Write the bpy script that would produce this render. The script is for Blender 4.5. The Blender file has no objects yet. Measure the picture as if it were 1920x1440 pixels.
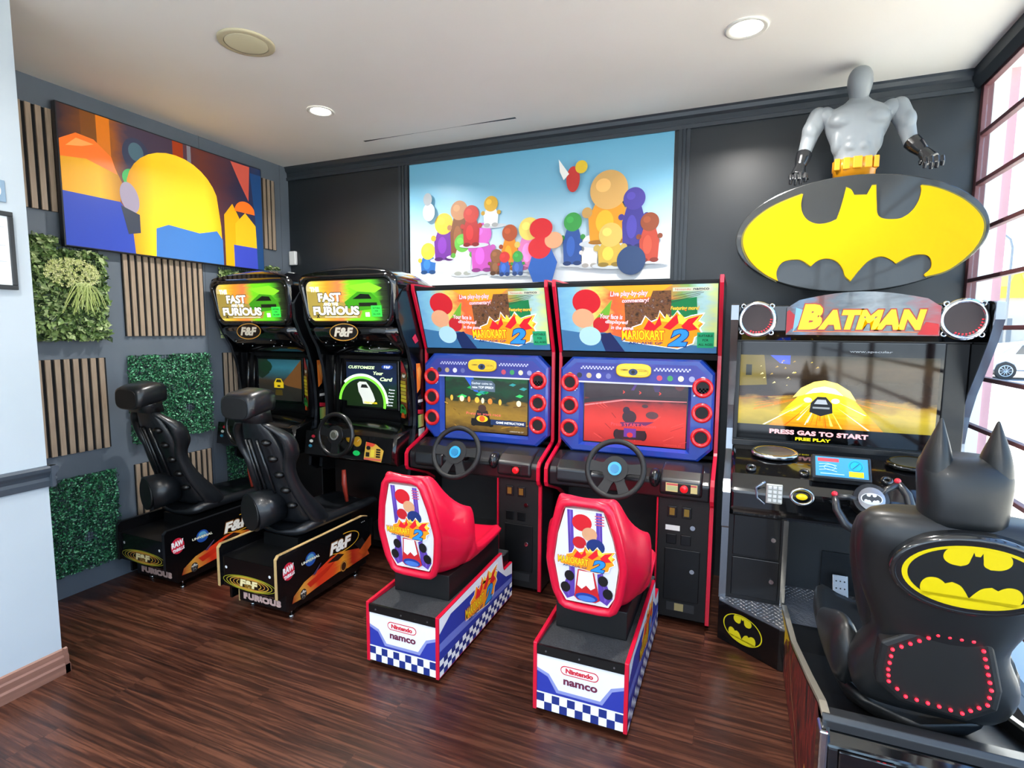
import bpy, bmesh, math, random
from mathutils import Vector, Matrix, Quaternion
PI = math.pi
random.seed(7)
SC = bpy.context.scene
COL = SC.collection

# ------------------------------------------------------------------ camera
def make_camera():
    yaw, pitch, roll = -0.394129, 0.0994059, -0.0062051
    cy, sy = math.cos(yaw), math.sin(yaw)
    f = Vector((sy*math.cos(pitch), cy*math.cos(pitch), -math.sin(pitch)))
    r = Vector((cy, -sy, 0)); d = f.cross(r)
    r2 = r*math.cos(roll) + d*math.sin(roll)
    d2 = -r*math.sin(roll) + d*math.cos(roll)
    m = Matrix((r2, -d2, -f)).transposed().to_4x4()
    m.translation = Vector((3.85, -3.91, 1.7))
    cd = bpy.data.cameras.new('camera'); cd.sensor_width = 36; cd.lens = 1014.45*36/1920
    cd.clip_start = .02; cd.clip_end = 400
    co = bpy.data.objects.new('camera', cd); co.matrix_world = m
    COL.objects.link(co); SC.camera = co
make_camera()

# ------------------------------------------------------------------ world, sun, exposure
w = bpy.data.worlds.new('sky'); SC.world = w; w.use_nodes = True
nt = w.node_tree; nt.nodes.clear()
wo = nt.nodes.new('ShaderNodeOutputWorld'); bg = nt.nodes.new('ShaderNodeBackground')
tc = nt.nodes.new('ShaderNodeTexCoord'); sx = nt.nodes.new('ShaderNodeSeparateXYZ')
rp = nt.nodes.new('ShaderNodeValToRGB')
rp.color_ramp.elements[0].position = .0; rp.color_ramp.elements[0].color = (.74, .86, 1, 1)
rp.color_ramp.elements[1].position = .75; rp.color_ramp.elements[1].color = (.22, .46, .95, 1)
e = rp.color_ramp.elements.new(.22); e.color = (.52, .76, 1, 1)
nt.links.new(tc.outputs['Generated'], sx.inputs[0]); nt.links.new(sx.outputs[2], rp.inputs[0])
nt.links.new(rp.outputs[0], bg.inputs[0]); bg.inputs[1].default_value = 2.9
nt.links.new(bg.outputs[0], wo.inputs[0])

def add_sun():
    l = bpy.data.lights.new('sun', 'SUN'); l.energy = 28; l.angle = .01; l.color = (1, .95, .86)
    o = bpy.data.objects.new('sun', l); COL.objects.link(o)
    o.rotation_euler = Vector((-.45, .55, .8)).to_track_quat('Z', 'Y').to_euler()
add_sun()
SC.view_settings.view_transform = 'Standard'; SC.view_settings.look = 'None'
SC.view_settings.gamma = 1; SC.view_settings.use_curve_mapping = False
SC.view_settings.exposure = 0.45
SC.cycles.max_bounces = 7; SC.cycles.adaptive_threshold = .02; SC.cycles.use_denoising = True
SC.cycles.sample_clamp_indirect = 6
DOWNLIGHT_W = 30

# ------------------------------------------------------------------ materials
def lin(h):
    if isinstance(h, (tuple, list)): return tuple(h[:3])
    h = h.lstrip('#'); out = []
    for i in (0, 2, 4):
        c = int(h[i:i+2], 16)/255
        out.append(c/12.92 if c <= .04045 else ((c+.055)/1.055)**2.4)
    return tuple(out)
_mc = {}
EM = .62      # one scale for everything that lights up, against the exposure
def M(col, rough=.5, metal=0., emit=0., coat=0., spec=.5):
    k = (col, rough, metal, emit, coat, spec)
    if k in _mc: return _mc[k]
    m = bpy.data.materials.new('paint_' + str(len(_mc))); m.use_nodes = True
    b = m.node_tree.nodes['Principled BSDF']; c = (*lin(col), 1)
    b.inputs['Base Color'].default_value = c; b.inputs['Roughness'].default_value = rough
    b.inputs['Metallic'].default_value = metal; b.inputs['Coat Weight'].default_value = coat
    b.inputs['Specular IOR Level'].default_value = spec
    b.inputs['Coat Roughness'].default_value = .04
    if emit:
        b.inputs['Emission Color'].default_value = c; b.inputs['Emission Strength'].default_value = emit*EM
    _mc[k] = m; return m
def node_mat(name, rough=.5, metal=0., coat=0.):
    m = bpy.data.materials.new(name); m.use_nodes = True
    b = m.node_tree.nodes['Principled BSDF']
    b.inputs['Roughness'].default_value = rough; b.inputs['Metallic'].default_value = metal
    b.inputs['Coat Weight'].default_value = coat
    return m, m.node_tree, b
def ramp(nt, stops):
    r = nt.nodes.new('ShaderNodeValToRGB'); cr = r.color_ramp
    cr.elements[0].position = stops[0][0]; cr.elements[0].color = (*lin(stops[0][1]), 1)
    cr.elements[1].position = stops[-1][0]; cr.elements[1].color = (*lin(stops[-1][1]), 1)
    for p, c in stops[1:-1]:
        e = cr.elements.new(p); e.color = (*lin(c), 1)
    return r
def noise_mat(name, stops, scale=(1, 1, 1), ns=5, detail=3, rough=.5, coat=0, emit=0, bump=0, dist=0, uv=False, metal=0, rot=0):
    m, nt, b = node_mat(name, rough, metal, coat)
    t = nt.nodes.new('ShaderNodeTexCoord'); mp = nt.nodes.new('ShaderNodeMapping')
    mp.inputs['Scale'].default_value = scale; mp.inputs['Rotation'].default_value = (0, 0, rot)
    n = nt.nodes.new('ShaderNodeTexNoise'); n.inputs['Scale'].default_value = ns
    n.inputs['Detail'].default_value = detail; n.inputs['Distortion'].default_value = dist
    r = ramp(nt, stops); L = nt.links.new
    L(t.outputs['UV' if uv else 'Object'], mp.inputs[0]); L(mp.outputs[0], n.inputs['Vector'])
    L(n.outputs['Fac'], r.inputs[0]); L(r.outputs[0], b.inputs['Base Color'])
    if emit: L(r.outputs[0], b.inputs['Emission Color']); b.inputs['Emission Strength'].default_value = emit*EM
    if bump:
        bp = nt.nodes.new('ShaderNodeBump'); bp.inputs['Strength'].default_value = bump
        bp.inputs['Distance'].default_value = .01
        L(n.outputs['Fac'], bp.inputs['Height']); L(bp.outputs[0], b.inputs['Normal'])
    return m
def grad_mat(name, stops, axis=1, emit=0, rough=.4, coat=0, noise=0, nsc=(3, 3, 1)):
    """printed or shown colour gradient along a panel's own width or height"""
    m, nt, b = node_mat(name, rough, 0, coat); L = nt.links.new
    t = nt.nodes.new('ShaderNodeTexCoord'); s = nt.nodes.new('ShaderNodeSeparateXYZ')
    r = ramp(nt, stops)
    L(t.outputs['UV'], s.inputs[0])
    src = s.outputs[axis]
    if noise:
        mp = nt.nodes.new('ShaderNodeMapping'); mp.inputs['Scale'].default_value = nsc
        n = nt.nodes.new('ShaderNodeTexNoise'); n.inputs['Scale'].default_value = 3; n.inputs['Detail'].default_value = 6
        L(t.outputs['UV'], mp.inputs[0]); L(mp.outputs[0], n.inputs['Vector'])
        a = nt.nodes.new('ShaderNodeMath'); a.operation = 'SUBTRACT'; a.inputs[1].default_value = .5; L(n.outputs['Fac'], a.inputs[0])
        a2 = nt.nodes.new('ShaderNodeMath'); a2.operation = 'MULTIPLY_ADD'; a2.inputs[1].default_value = noise
        L(a.outputs[0], a2.inputs[0]); L(src, a2.inputs[2]); src = a2.outputs[0]
    L(src, r.inputs[0]); L(r.outputs[0], b.inputs['Base Color'])
    if emit:
        L(r.outputs[0], b.inputs['Emission Color']); b.inputs['Emission Strength'].default_value = emit*EM
    return m

GLOSS = M('060607', .12, coat=.6); BLACK = M('08090a', .35); MATTE = M('0b0c0d', .6)
RUB = M('15171a', .42); CHROME = M('c9ccd0', .12, 1); STEEL = M('9a9da0', .3, 1)
DKSTEEL = M('2a2c2e', .35, .6); RED = M('d00e32', .3, coat=.4); WHITE = M('e9e9e6', .5)
NAVYWALL = noise_mat('dark_blue_grey_paint', [(.3, '5a646f'), (.7, '606a76')], ns=3, rough=.62, bump=.05)
BACKWALL = noise_mat('charcoal_paint', [(.3, '1c2226'), (.7, '20262b')], ns=3, rough=.38, bump=.04)
TRIMPAINT = M('272f36', .38)
PALEWALL = noise_mat('pale_blue_white_paint', [(.3, 'a9b6c0'), (.7, 'afbbc5')], ns=2, rough=.6, bump=.03)
CEIL = noise_mat('off_white_ceiling', [(.3, 'e6e4de'), (.7, 'ebe9e4')], ns=1.5, rough=.7, bump=.04)
MAROON = M('643c40', .5)

# ------------------------------------------------------------------ geometry helper
class MB:
    def __init__(s): s.bm = bmesh.new(); s.mats = []; s.i = 0
    def mat(s, m):
        if m not in s.mats: s.mats.append(m)
        s.i = s.mats.index(m); return s
    def face(s, pts, smooth=False):
        vs = [s.bm.verts.new(p) for p in pts]
        f = s.bm.faces.new(vs); f.material_index = s.i; f.smooth = smooth; return f
    def box(s, x0, x1, y0, y1, z0, z1):
        v = [s.bm.verts.new((x, y, z)) for x in (x0, x1) for y in (y0, y1) for z in (z0, z1)]
        for q in ((0, 1, 3, 2), (4, 6, 7, 5), (0, 4, 5, 1), (2, 3, 7, 6), (0, 2, 6, 4), (1, 5, 7, 3)):
            f = s.bm.faces.new([v[k] for k in q]); f.material_index = s.i
        return s
    def prism(s, pts, a0, a1, axis='x', smooth=False):
        """extrude a 2D outline between a0 and a1 along an axis; pts are the other two coordinates in order"""
        def P(a, p):
            return {'x': (a, p[0], p[1]), 'y': (p[0], a, p[1]), 'z': (p[0], p[1], a)}[axis]
        A = [s.bm.verts.new(P(a0, p)) for p in pts]; B = [s.bm.verts.new(P(a1, p)) for p in pts]
        n = len(pts)
        fs = [s.bm.faces.new(A), s.bm.faces.new(B[::-1])]
        for i in range(n):
            f = s.bm.faces.new((A[i], B[i], B[(i+1) % n], A[(i+1) % n])); f.smooth = smooth; fs.append(f)
        for f in fs: f.material_index = s.i
        bmesh.ops.recalc_face_normals(s.bm, faces=fs)
        return s
    def loft(s, rings, caps=True, closed=True, smooth=True):
        R = [[s.bm.verts.new(p) for p in r] for r in rings]; n = len(R[0]); fs = []
        for a, b in zip(R, R[1:]):
            for i in range(n if closed else n-1):
                try: fs.append(s.bm.faces.new((a[i], a[(i+1) % n], b[(i+1) % n], b[i])))
                except ValueError: pass
        if caps:
            fs.append(s.bm.faces.new(R[0][::-1])); fs.append(s.bm.faces.new(R[-1]))
        for f in fs: f.material_index = s.i; f.smooth = smooth
        if caps: fs[-1].smooth = fs[-2].smooth = False
        bmesh.ops.recalc_face_normals(s.bm, faces=fs)
        return s
    def tube(s, pts, r, n=10, closed=False, caps=True):
        pts = [Vector(p) for p in pts]; rs = r if isinstance(r, (list, tuple)) else [r]*len(pts)
        rings = []; up = None
        for i, p in enumerate(pts):
            if closed: t = (pts[(i+1) % len(pts)] - pts[i-1])
            else: t = pts[min(i+1, len(pts)-1)] - pts[max(i-1, 0)]
            t.normalize()
            if up is None: up = Vector((0, 0, 1)) if abs(t.z) < .9 else Vector((0, 1, 0))
            u = (up - t*up.dot(t)).normalized(); v = t.cross(u); up = u
            rings.append([p + (u*math.cos(2*PI*k/n) + v*math.sin(2*PI*k/n))*rs[i] for k in range(n)])
        if closed: rings.append(rings[0])
        s.loft(rings, caps=caps and not closed); 
        if closed: bmesh.ops.remove_doubles(s.bm, verts=s.bm.verts, dist=1e-6)
        return s
    def cyl(s, a, b, r, n=20, r2=None, smooth=True):
        a, b = Vector(a), Vector(b); t = (b-a).normalized()
        u = t.orthogonal().normalized(); v = t.cross(u); r2 = r if r2 is None else r2
        rings = [[p + (u*math.cos(2*PI*k/n) + v*math.sin(2*PI*k/n))*q for k in range(n)] for p, q in ((a, r), (b, r2))]
        m0 = len(s.bm.faces); s.loft(rings, smooth=smooth)
        return s
    def ell(s, c, r, nu=16, nv=10, q=None):
        c = Vector(c); q = q or Quaternion(); r = (r, r, r) if not isinstance(r, (tuple, list)) else r
        rings = []
        for j in range(1, nv):
            th = PI*j/nv
            rings.append([c + q @ Vector((r[0]*math.sin(th)*math.cos(2*PI*k/nu), r[1]*math.sin(th)*math.sin(2*PI*k/nu), r[2]*math.cos(th))) for k in range(nu)])
        s.loft(rings, caps=True); return s
    def torus(s, c, R, r, axis=(0, 1, 0), n=32, m=10, sx=1., sz=1.):
        ax = Vector(axis).normalized(); u = ax.orthogonal().normalized()
        if abs(ax.z) < .9: u = Vector((1, 0, 0)) - ax*ax.x; u.normalize()
        v = ax.cross(u)
        pts = [Vector(c) + u*math.cos(2*PI*k/n)*R*sx + v*math.sin(2*PI*k/n)*R*sz for k in range(n)]
        rings = []
        for k in range(n):
            d = (pts[k]-Vector(c)).normalized()
            rings.append([pts[k] + (d*math.cos(2*PI*j/m) + ax*math.sin(2*PI*j/m))*r for j in range(m)])
        rings.append(rings[0]); s.loft(rings, caps=False)
        bmesh.ops.remove_doubles(s.bm, verts=s.bm.verts, dist=1e-7)
        return s
    def xf(s, m): bmesh.ops.transform(s.bm, matrix=m, verts=s.bm.verts); return s

def ob(name, mb, mat=None, parent=None, bevel=0, sub=0, remesh=0, smooth_it=0, seg=2, auto=False):
    if mat is not None and not mb.mats: mb.mats.append(mat)
    if sub:
        for f in mb.bm.faces: f.smooth = True
    me = bpy.data.meshes.new(name); mb.bm.to_mesh(me); mb.bm.free()
    for m in (mb.mats or [mat]): me.materials.append(m)
    o = bpy.data.objects.new(name, me); COL.objects.link(o)
    if remesh:
        r = o.modifiers.new('remesh', 'REMESH'); r.mode = 'VOXEL'; r.voxel_size = remesh; r.use_smooth_shade = True
    if smooth_it:
        r = o.modifiers.new('smooth', 'SMOOTH'); r.iterations = smooth_it; r.factor = .6
    if bevel:
        b = o.modifiers.new('bevel', 'BEVEL'); b.width = bevel; b.segments = seg; b.limit_method = 'ANGLE'; b.angle_limit = math.radians(35)
        b.harden_normals = False
    if sub:
        r = o.modifiers.new('sub', 'SUBSURF'); r.levels = sub; r.render_levels = sub
    if parent is not None:
        o.parent = parent
    return o
def thing(name, label, cat, loc=(0, 0, 0), rz=0, group=None):
    o = bpy.data.objects.new(name, None); COL.objects.link(o); o.location = loc; o.rotation_euler = (0, 0, rz)
    o.empty_display_size = .1
    return tag(o, label, cat, group)
def tag(o, label, cat, group=None):
    o['label'] = label; o['category'] = cat
    if group: o['group'] = group
    return o
def struct(name, mb, mat=None, parent=None, **k):
    o = ob(name, mb, mat, parent, **k)
    if parent is None: o['kind'] = 'structure'
    return o

# ------------------------------------------------------------------ printed graphics: flat shapes laid on a panel
_tc = {}
def text_geo(s, shear=0, bold=0, space=1.):
    k = (s, shear, bold, space)
    if k in _tc: return _tc[k]
    c = bpy.data.curves.new('t', 'FONT'); c.body = s; c.shear = shear; c.offset = bold; c.space_character = space
    c.resolution_u = 3
    o = bpy.data.objects.new('t', c); COL.objects.link(o)
    dg = bpy.context.evaluated_depsgraph_get()
    me = bpy.data.meshes.new_from_object(o.evaluated_get(dg))
    vs = [v.co.copy() for v in me.vertices]; fs = [tuple(p.vertices) for p in me.polygons]
    COL.objects.unlink(o); bpy.data.objects.remove(o); bpy.data.curves.remove(c); bpy.data.meshes.remove(me)
    x0 = min(v.x for v in vs); x1 = max(v.x for v in vs); y0 = min(v.y for v in vs); y1 = max(v.y for v in vs)
    vs = [((v.x-x0)/(x1-x0)-.5, (v.y-y0)/(y1-y0)-.5) for v in vs]
    _tc[k] = (vs, fs); return _tc[k]
class Dec:
    """layers of flat printed shapes in a plane: O + u*U + v*V, lifted along N"""
    def __init__(s, O, U, V, lift=.0003):
        s.O, s.U, s.V = Vector(O), Vector(U).normalized(), Vector(V).normalized()
        s.N = s.U.cross(s.V).normalized(); s.mb = MB(); s.uv = s.mb.bm.loops.layers.uv.new('UVMap'); s.k = 1; s.lift = lift*.5
    def P(s, u, v): return s.O + s.U*u + s.V*v + s.N*(s.lift*s.k)
    def poly(s, pts, m, bb=None):
        if not isinstance(m, bpy.types.Material): m = M(m, .4)
        s.mb.mat(m)
        if bb is None:
            xs = [p[0] for p in pts]; ys = [p[1] for p in pts]; bb = (min(xs), max(xs), min(ys), max(ys))
        f = s.mb.face([s.P(*p) for p in pts])
        f.normal_update()
        if f.normal.dot(s.N) < 0: f.normal_flip()
        for l in f.loops:
            d = l.vert.co - s.O
            l[s.uv].uv = ((d.dot(s.U)-bb[0])/(bb[1]-bb[0]+1e-9), (d.dot(s.V)-bb[2])/(bb[3]-bb[2]+1e-9))
        s.k += 1; return s
    def many(s, polys, m):
        k = s.k
        for p in polys: s.k = k; s.poly(p, m)
        s.k = k+1; return s
    def rect(s, u0, v0, u1, v1, m): return s.poly([(u0, v0), (u1, v0), (u1, v1), (u0, v1)], m)
    def ell(s, cu, cv, a, b, m, n=40, rot=0, a0=0, a1=2*PI):
        c, d = math.cos(rot), math.sin(rot); pts = []
        for i in range(n):
            t = a0+(a1-a0)*i/(n if a1-a0 > 6.28 else n-1); x, y = a*math.cos(t), b*math.sin(t)
            pts.append((cu+x*c-y*d, cv+x*d+y*c))
        return s.poly(pts, m)
    def ring(s, cu, cv, a, b, w, m, n=40, a0=0, a1=2*PI, rot=0):
        if not isinstance(m, bpy.types.Material): m = M(m, .4)
        s.mb.mat(m); c, d = math.cos(rot), math.sin(rot)
        def q(t, a, b):
            x, y = a*math.cos(t), b*math.sin(t); return s.P(cu+x*c-y*d, cv+x*d+y*c)
        for i in range(n):
            t0 = a0+(a1-a0)*i/n; t1 = a0+(a1-a0)*(i+1)/n
            f = s.mb.face([q(t0, a, b), q(t1, a, b), q(t1, a-w, b-w), q(t0, a-w, b-w)])
            f.normal_update()
            if f.normal.dot(s.N) < 0: f.normal_flip()
        s.k += 1; return s
    def line(s, pts, w, m):
        for a, b in zip(pts, pts[1:]):
            dx, dy = b[0]-a[0], b[1]-a[1]; L = math.hypot(dx, dy) or 1; nx, ny = -dy/L*w/2, dx/L*w/2
            s.poly([(a[0]+nx, a[1]+ny), (b[0]+nx, b[1]+ny), (b[0]-nx, b[1]-ny), (a[0]-nx, a[1]-ny)], m); s.k -= 1
        s.k += 1; return s
    def text(s, t, cu, cv, w, h, m, shear=0, bold=0., rot=0, out=None, ow=.0, space=1., arc=0):
        if out is not None:
            s._t(t, cu, cv, w+ow*2, h+ow*2, out, shear, bold+.035, rot, space, arc)
        return s._t(t, cu, cv, w, h, m, shear, bold, rot, space, arc)
    def _t(s, t, cu, cv, w, h, m, shear, bold, rot, space, arc):
        if not isinstance(m, bpy.types.Material): m = M(m, .4)
        s.mb.mat(m); vs, fs = text_geo(t, shear, bold, space); c, d = math.cos(rot), math.sin(rot); V = []
        for x, y in vs:
            hh = h*(1 + arc*(abs(x)*2)**1.0)
            X, Y = x*w, y*hh
            V.append(s.mb.bm.verts.new(s.P(cu+X*c-Y*d, cv+X*d+Y*c)))
        for f in fs:
            try:
                F = s.mb.bm.faces.new([V[i] for i in f]); F.material_index = s.mb.i
                F.normal_update()
                if F.normal.dot(s.N) < 0: F.normal_flip()
            except ValueError: pass
        s.k += 1; return s
    def done(s, name, parent): return ob(name, s.mb, None, parent)

def curvy(P, n=4, turn=50):
    """round the gentle bends of a closed outline, keep its sharp tips"""
    P = [Vector(p) for p in P]; N = len(P); T = []
    for i in range(N):
        a, b = P[i]-P[i-1], P[(i+1) % N]-P[i]
        T.append(None if a.length < 1e-6 or b.length < 1e-6 or a.angle(b) > math.radians(turn) else (a.normalized()+b.normalized()).normalized())
    out = []
    for i in range(N):
        p, q = P[i], P[(i+1) % N]; L = (q-p).length; d = (q-p)/(L or 1)
        m0 = (T[i] or d)*L; m1 = (T[(i+1) % N] or d)*L
        for k in range(n):
            t = k/n; h = (2*t**3-3*t*t+1, t**3-2*t*t+t, -2*t**3+3*t*t, t**3-t*t)
            v = p*h[0]+m0*h[1]+q*h[2]+m1*h[3]; out.append((v.x, v.y))
    return out
TOP_LOBES = [(-.36, .93), (-.45, .72), (-.44, .5), (-.34, .37), (-.2, .34), (-.115, .42), (-.085, .6), (-.06, .82), (-.035, .7)]
BOT_LOBES = [(-.66, -.74), (-.70, -.45), (-.67, -.26), (-.6, -.15), (-.5, -.13), (-.41, -.2), (-.36, -.28), (-.27, -.2), (-.16, -.27), (-.07, -.45), (0, -.66)]
def bat_oval(d, cu, cv, a, b, yel='d8c200', blk='0a0b0c', rim=.1):
    d.ell(cu, cv, a, b, yel, 60)
    d.ell(cu, cv, a*(1-rim), b*(1-rim*.9), blk, 60)
    mir = lambda L: L + [(-x, y) for x, y in L[::-1] if x != 0]
    arc1 = [(.9*math.cos(t), .93*math.sin(t)) for t in [math.radians(q) for q in (66, 78, 90, 102, 114)]]
    t = mir(TOP_LOBES) + arc1
    d.poly([(cu+x*a, cv+y*b) for x, y in curvy(t)], yel)
    arc2 = [(.92*math.cos(t), .94*math.sin(t)) for t in [math.radians(q) for q in (-42, -60, -75, -90, -105, -120, -138)]]
    t = mir(BOT_LOBES) + arc2
    d.poly([(cu+x*a, cv+y*b) for x, y in curvy(t)], yel)
def kart_logo(d, cu, cv, w, rot=0, glow=0):
    """flame topped MARIOKART wordmark with ARCADE GP line and large blue 2"""
    c, s_ = math.cos(rot), math.sin(rot)
    def T(x, y): return (cu+(x*c-y*s_)*w, cv+(x*s_+y*c)*w)
    def K(h): return M(h, .4, emit=glow) if glow else M(h, .4)
    fl = [(-.3, .0), (-.33, .1), (-.22, .14), (-.17, .24), (-.1, .17), (-.03, .2), (.0, .3), (.07, .2), (.14, .22), (.2, .3), (.27, .21), (.35, .24), (.5, .27), (.44, .18), (.5, .15), (.45, .09), (.48, .03), (.4, -.02), (.38, -.1), (.2, -.17), (-.45, -.08)]
    d.poly([T(x*1.04, y*1.07) for x, y in fl], K('ffffff'))
    d.poly([T(x, y) for x, y in fl], K('ff9a1e'))
    d.poly([T(x*.8+.08, y*.72+.06) for x, y in fl[3:17]], K('ffd84a'))
    d.many([[T(-.2, .08), T(-.13, .2), T(-.06, .13), T(.0, .25), (T(.02, .14)), T(-.08, .05)],
            [T(.04, .1), T(.12, .19), T(.2, .27), T(.22, .16), T(.12, .07)],
            [T(.25, .12), T(.33, .21), T(.46, .25), T(.38, .15), T(.44, .08), T(.3, .05)]], K('e8202c'))
    d.text('MARIOKART', *T(-.21, .0), w*.52, w*.13, K('f6d21c'), bold=.03, rot=rot, out=K('c01c20'), ow=w*.008)
    d.text('ARCADE GP', *T(-.18, -.105), w*.42, w*.035, K('203070'), bold=.02, rot=rot)
    d.text('2', *T(.21, -.03), w*.24, w*.22, K('2f8fd8'), shear=.25, bold=.05, rot=rot, out=K('14306e'), ow=w*.012)
def ff_logo(d, cu, cv, w, m='f4f2ea', rot=0, ring=True, gold='c8923c'):
    h = w*.36
    if ring:
        d.ell(cu, cv, w*.62, h*.85, '0a0706', rot=rot)
        d.ring(cu, cv, w*.62, h*.85, w*.035, gold, rot=rot)
    d.text('F&F', cu, cv, w*.8, h*.9, m, shear=.12, bold=.05, rot=rot, out='5a3212', ow=w*.02)
def two_tone_checker(d, u0, v0, u1, v1, nx, ny, dark='1c2f7c', light='eef0f2', shear=0):
    d.rect(u0, v0, u1, v1, light)
    P = []
    du, dv = (u1-u0)/nx, (v1-v0)/ny
    for i in range(nx):
        for j in range(ny):
            if (i+j) % 2: P.append([(u0+i*du, v0+j*dv), (u0+(i+1)*du, v0+j*dv), (u0+(i+1)*du, v0+(j+1)*dv), (u0+i*du, v0+(j+1)*dv)])
    d.many(P, dark)

# ================================================================== THE ROOM
H = 3.15
def build_room():
    # wood floor
    m, nt, b = node_mat('dark_walnut_laminate', .3); L = nt.links.new
    t = nt.nodes.new('ShaderNodeTexCoord'); mp = nt.nodes.new('ShaderNodeMapping'); mp.inputs['Scale'].default_value = (1.1, 26, 1)
    n = nt.nodes.new('ShaderNodeTexNoise'); n.inputs['Scale'].default_value = 1.6; n.inputs['Detail'].default_value = 8; n.inputs['Distortion'].default_value = .9; n.inputs['Roughness'].default_value = .62
    br = nt.nodes.new('ShaderNodeTexBrick'); br.inputs['Scale'].default_value = 1; br.inputs['Brick Width'].default_value = 1.25; br.inputs['Row Height'].default_value = .19
    br.inputs['Mortar Size'].default_value = .0016; br.inputs['Color1'].default_value = (.35, .35, .35, 1); br.inputs['Color2'].default_value = (.65, .65, .65, 1); br.inputs['Mortar'].default_value = (0, 0, 0, 1)
    L(t.outputs['Object'], mp.inputs[0]); L(t.outputs['Object'], br.inputs[0])
    ad = nt.nodes.new('ShaderNodeVectorMath'); ad.operation = 'ADD'; sc_ = nt.nodes.new('ShaderNodeVectorMath'); sc_.operation = 'SCALE'; sc_.inputs['Scale'].default_value = 7
    L(br.outputs['Color'], sc_.inputs[0]); L(mp.outputs[0], ad.inputs[0]); L(sc_.outputs[0], ad.inputs[1]); L(ad.outputs[0], n.inputs['Vector'])
    r = ramp(nt, [(.28, '1a0d0a'), (.42, '301810'), (.52, '422419'), (.62, '5e3828'), (.78, '341c13')])
    L(n.outputs['Fac'], r.inputs[0])
    mx = nt.nodes.new('ShaderNodeMixRGB'); mx.blend_type = 'MULTIPLY'; mx.inputs[0].default_value = .55
    br2 = nt.nodes.new('ShaderNodeBrightContrast'); br2.inputs[1].default_value = .45; L(br.outputs['Color'], br2.inputs[0])
    L(r.outputs[0], mx.inputs[1]); L(br2.outputs[0], mx.inputs[2]); L(mx.outputs[0], b.inputs['Base Color'])
    bp = nt.nodes.new('ShaderNodeBump'); bp.inputs['Strength'].default_value = .12; bp.inputs['Distance'].default_value = .004
    L(n.outputs['Fac'], bp.inputs['Height']); L(bp.outputs[0], b.inputs['Normal'])
    struct('floor', MB().box(-4, 5.1, -6.9, .15, -.1, 0), m)
    struct('ceiling', MB().box(-4, 5.25, -6.9, .15, H, H+.15), CEIL)
    struct('wall_left', MB().box(-.15, 0, -2.75, .15, 0, H), NAVYWALL)
    struct('wall_back', MB().box(0, 5.06, 0, .15, 0, H), BACKWALL)
    # partition wall at the left of the picture
    struct('wall_partition', MB().box(-4, .84, -6.9, -2.43, 0, H), PALEWALL)
    prof = [(0, 0), (.022, 0), (.022, .045), (.017, .055), (.017, .085), (.012, .095), (.009, .12), (0, .125)]
    wood = noise_mat('brown_wood_trim', [(.3, '6b4a40'), (.7, '8a6557')], scale=(20, 1, 20), ns=2, rough=.4)
    mb = MB().prism([(.84+a, z) for a, z in prof], -6.9, -2.41, 'y')
    mb.prism([(-2.43+a, z) for a, z in prof], .3, .862, 'x')
    struct('baseboard_partition', mb, wood)
    prof = [(0, 0), (.012, 0), (.016, .03), (.012, .045), (.018, .06), (.03, .075), (.034, .092), (.024, .1), (0, .1)]
    mb = MB().prism([(.84+a, .945+z) for a, z in prof], -6.9, -2.40, 'y')
    mb.prism([(-2.43+a, .945+z) for a, z in prof], .3, .874, 'x')
    struct('trim_1', mb, M('39434e', .45))
    # dark cornice along the back wall and window wall
    cp = [(0, -.115), (-.02, -.115), (-.022, -.09), (-.012, -.085), (-.014, -.05), (-.03, -.035), (-.036, -.012), (-.045, 0), (0, 0)]
    struct('trim_2', MB().prism([(a, H+z) for a, z in cp], 0, 5.0, 'x'), TRIMPAINT)
    for i, (x0, x1) in enumerate(((1.2, 1.292), (3.425, 3.5))):
        mb = MB(); q = (x1-x0)
        for a, c, t_ in ((0, .3, .016), (.3, .42, .008), (.42, .62, .02), (.62, .72, .008), (.72, 1., .016)):
            mb.box(x0+q*a, x0+q*c, -t_, 0, 0, 3.035)
        struct('trim_%d' % (3+i), mb, TRIMPAINT)
    # faint battens on the left wall
    mb = MB()
    for y in (-.885, -.10): mb.box(0, .003, y-.002, y+.002, 0, H)
    struct('trim_5', mb, M('596069', .6))
    # window wall
    mb = MB().box(5.0, 5.1, -6.9, -.0, 0, .14)
    mb.box(5.02, 5.1, -6.9, 0, H-.06, H)
    struct('wall_right', mb, M('4a4e52', .5))
    mb = MB().prism([(5.02, H-.10), (4.99, H-.06), (4.985, H), (5.02, H)], -6.9, 0, 'y')
    struct('trim_6', mb, M('30363b', .5))
    for i, (y0, y1) in enumerate(((-1.75, 0), (-3.5, -1.75), (-5.25, -3.5), (-6.9, -5.25))):
        fr = MB()
        fr.box(5.035, 5.08, y1-.04, y1-.0, .14, H-.06)
        for k in range(12):
            z = 3.06-.2668*k
            if z > .16: fr.box(5.036, 5.07, y0, y1-.04, z-.011, z+.011)
        fo = struct('window_%d' % (i+1), fr, MAROON, bevel=.003)
        gm = bpy.data.materials.get('window_glass')
        if not gm:
            gm = bpy.data.materials.new('window_glass'); gm.use_nodes = True; n_ = gm.node_tree; n_.nodes.clear()
            o_ = n_.nodes.new('ShaderNodeOutputMaterial'); mixn = n_.nodes.new('ShaderNodeMixShader'); tr = n_.nodes.new('ShaderNodeBsdfTransparent'); gl = n_.nodes.new('ShaderNodeBsdfGlossy')
            tr.inputs[0].default_value = (.96, .98, .98, 1); gl.inputs['Roughness'].default_value = .02
            mixn.inputs[0].default_value = .06; n_.links.new(tr.outputs[0], mixn.inputs[1]); n_.links.new(gl.outputs[0], mixn.inputs[2]); n_.links.new(mixn.outputs[0], o_.inputs[0])
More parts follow.
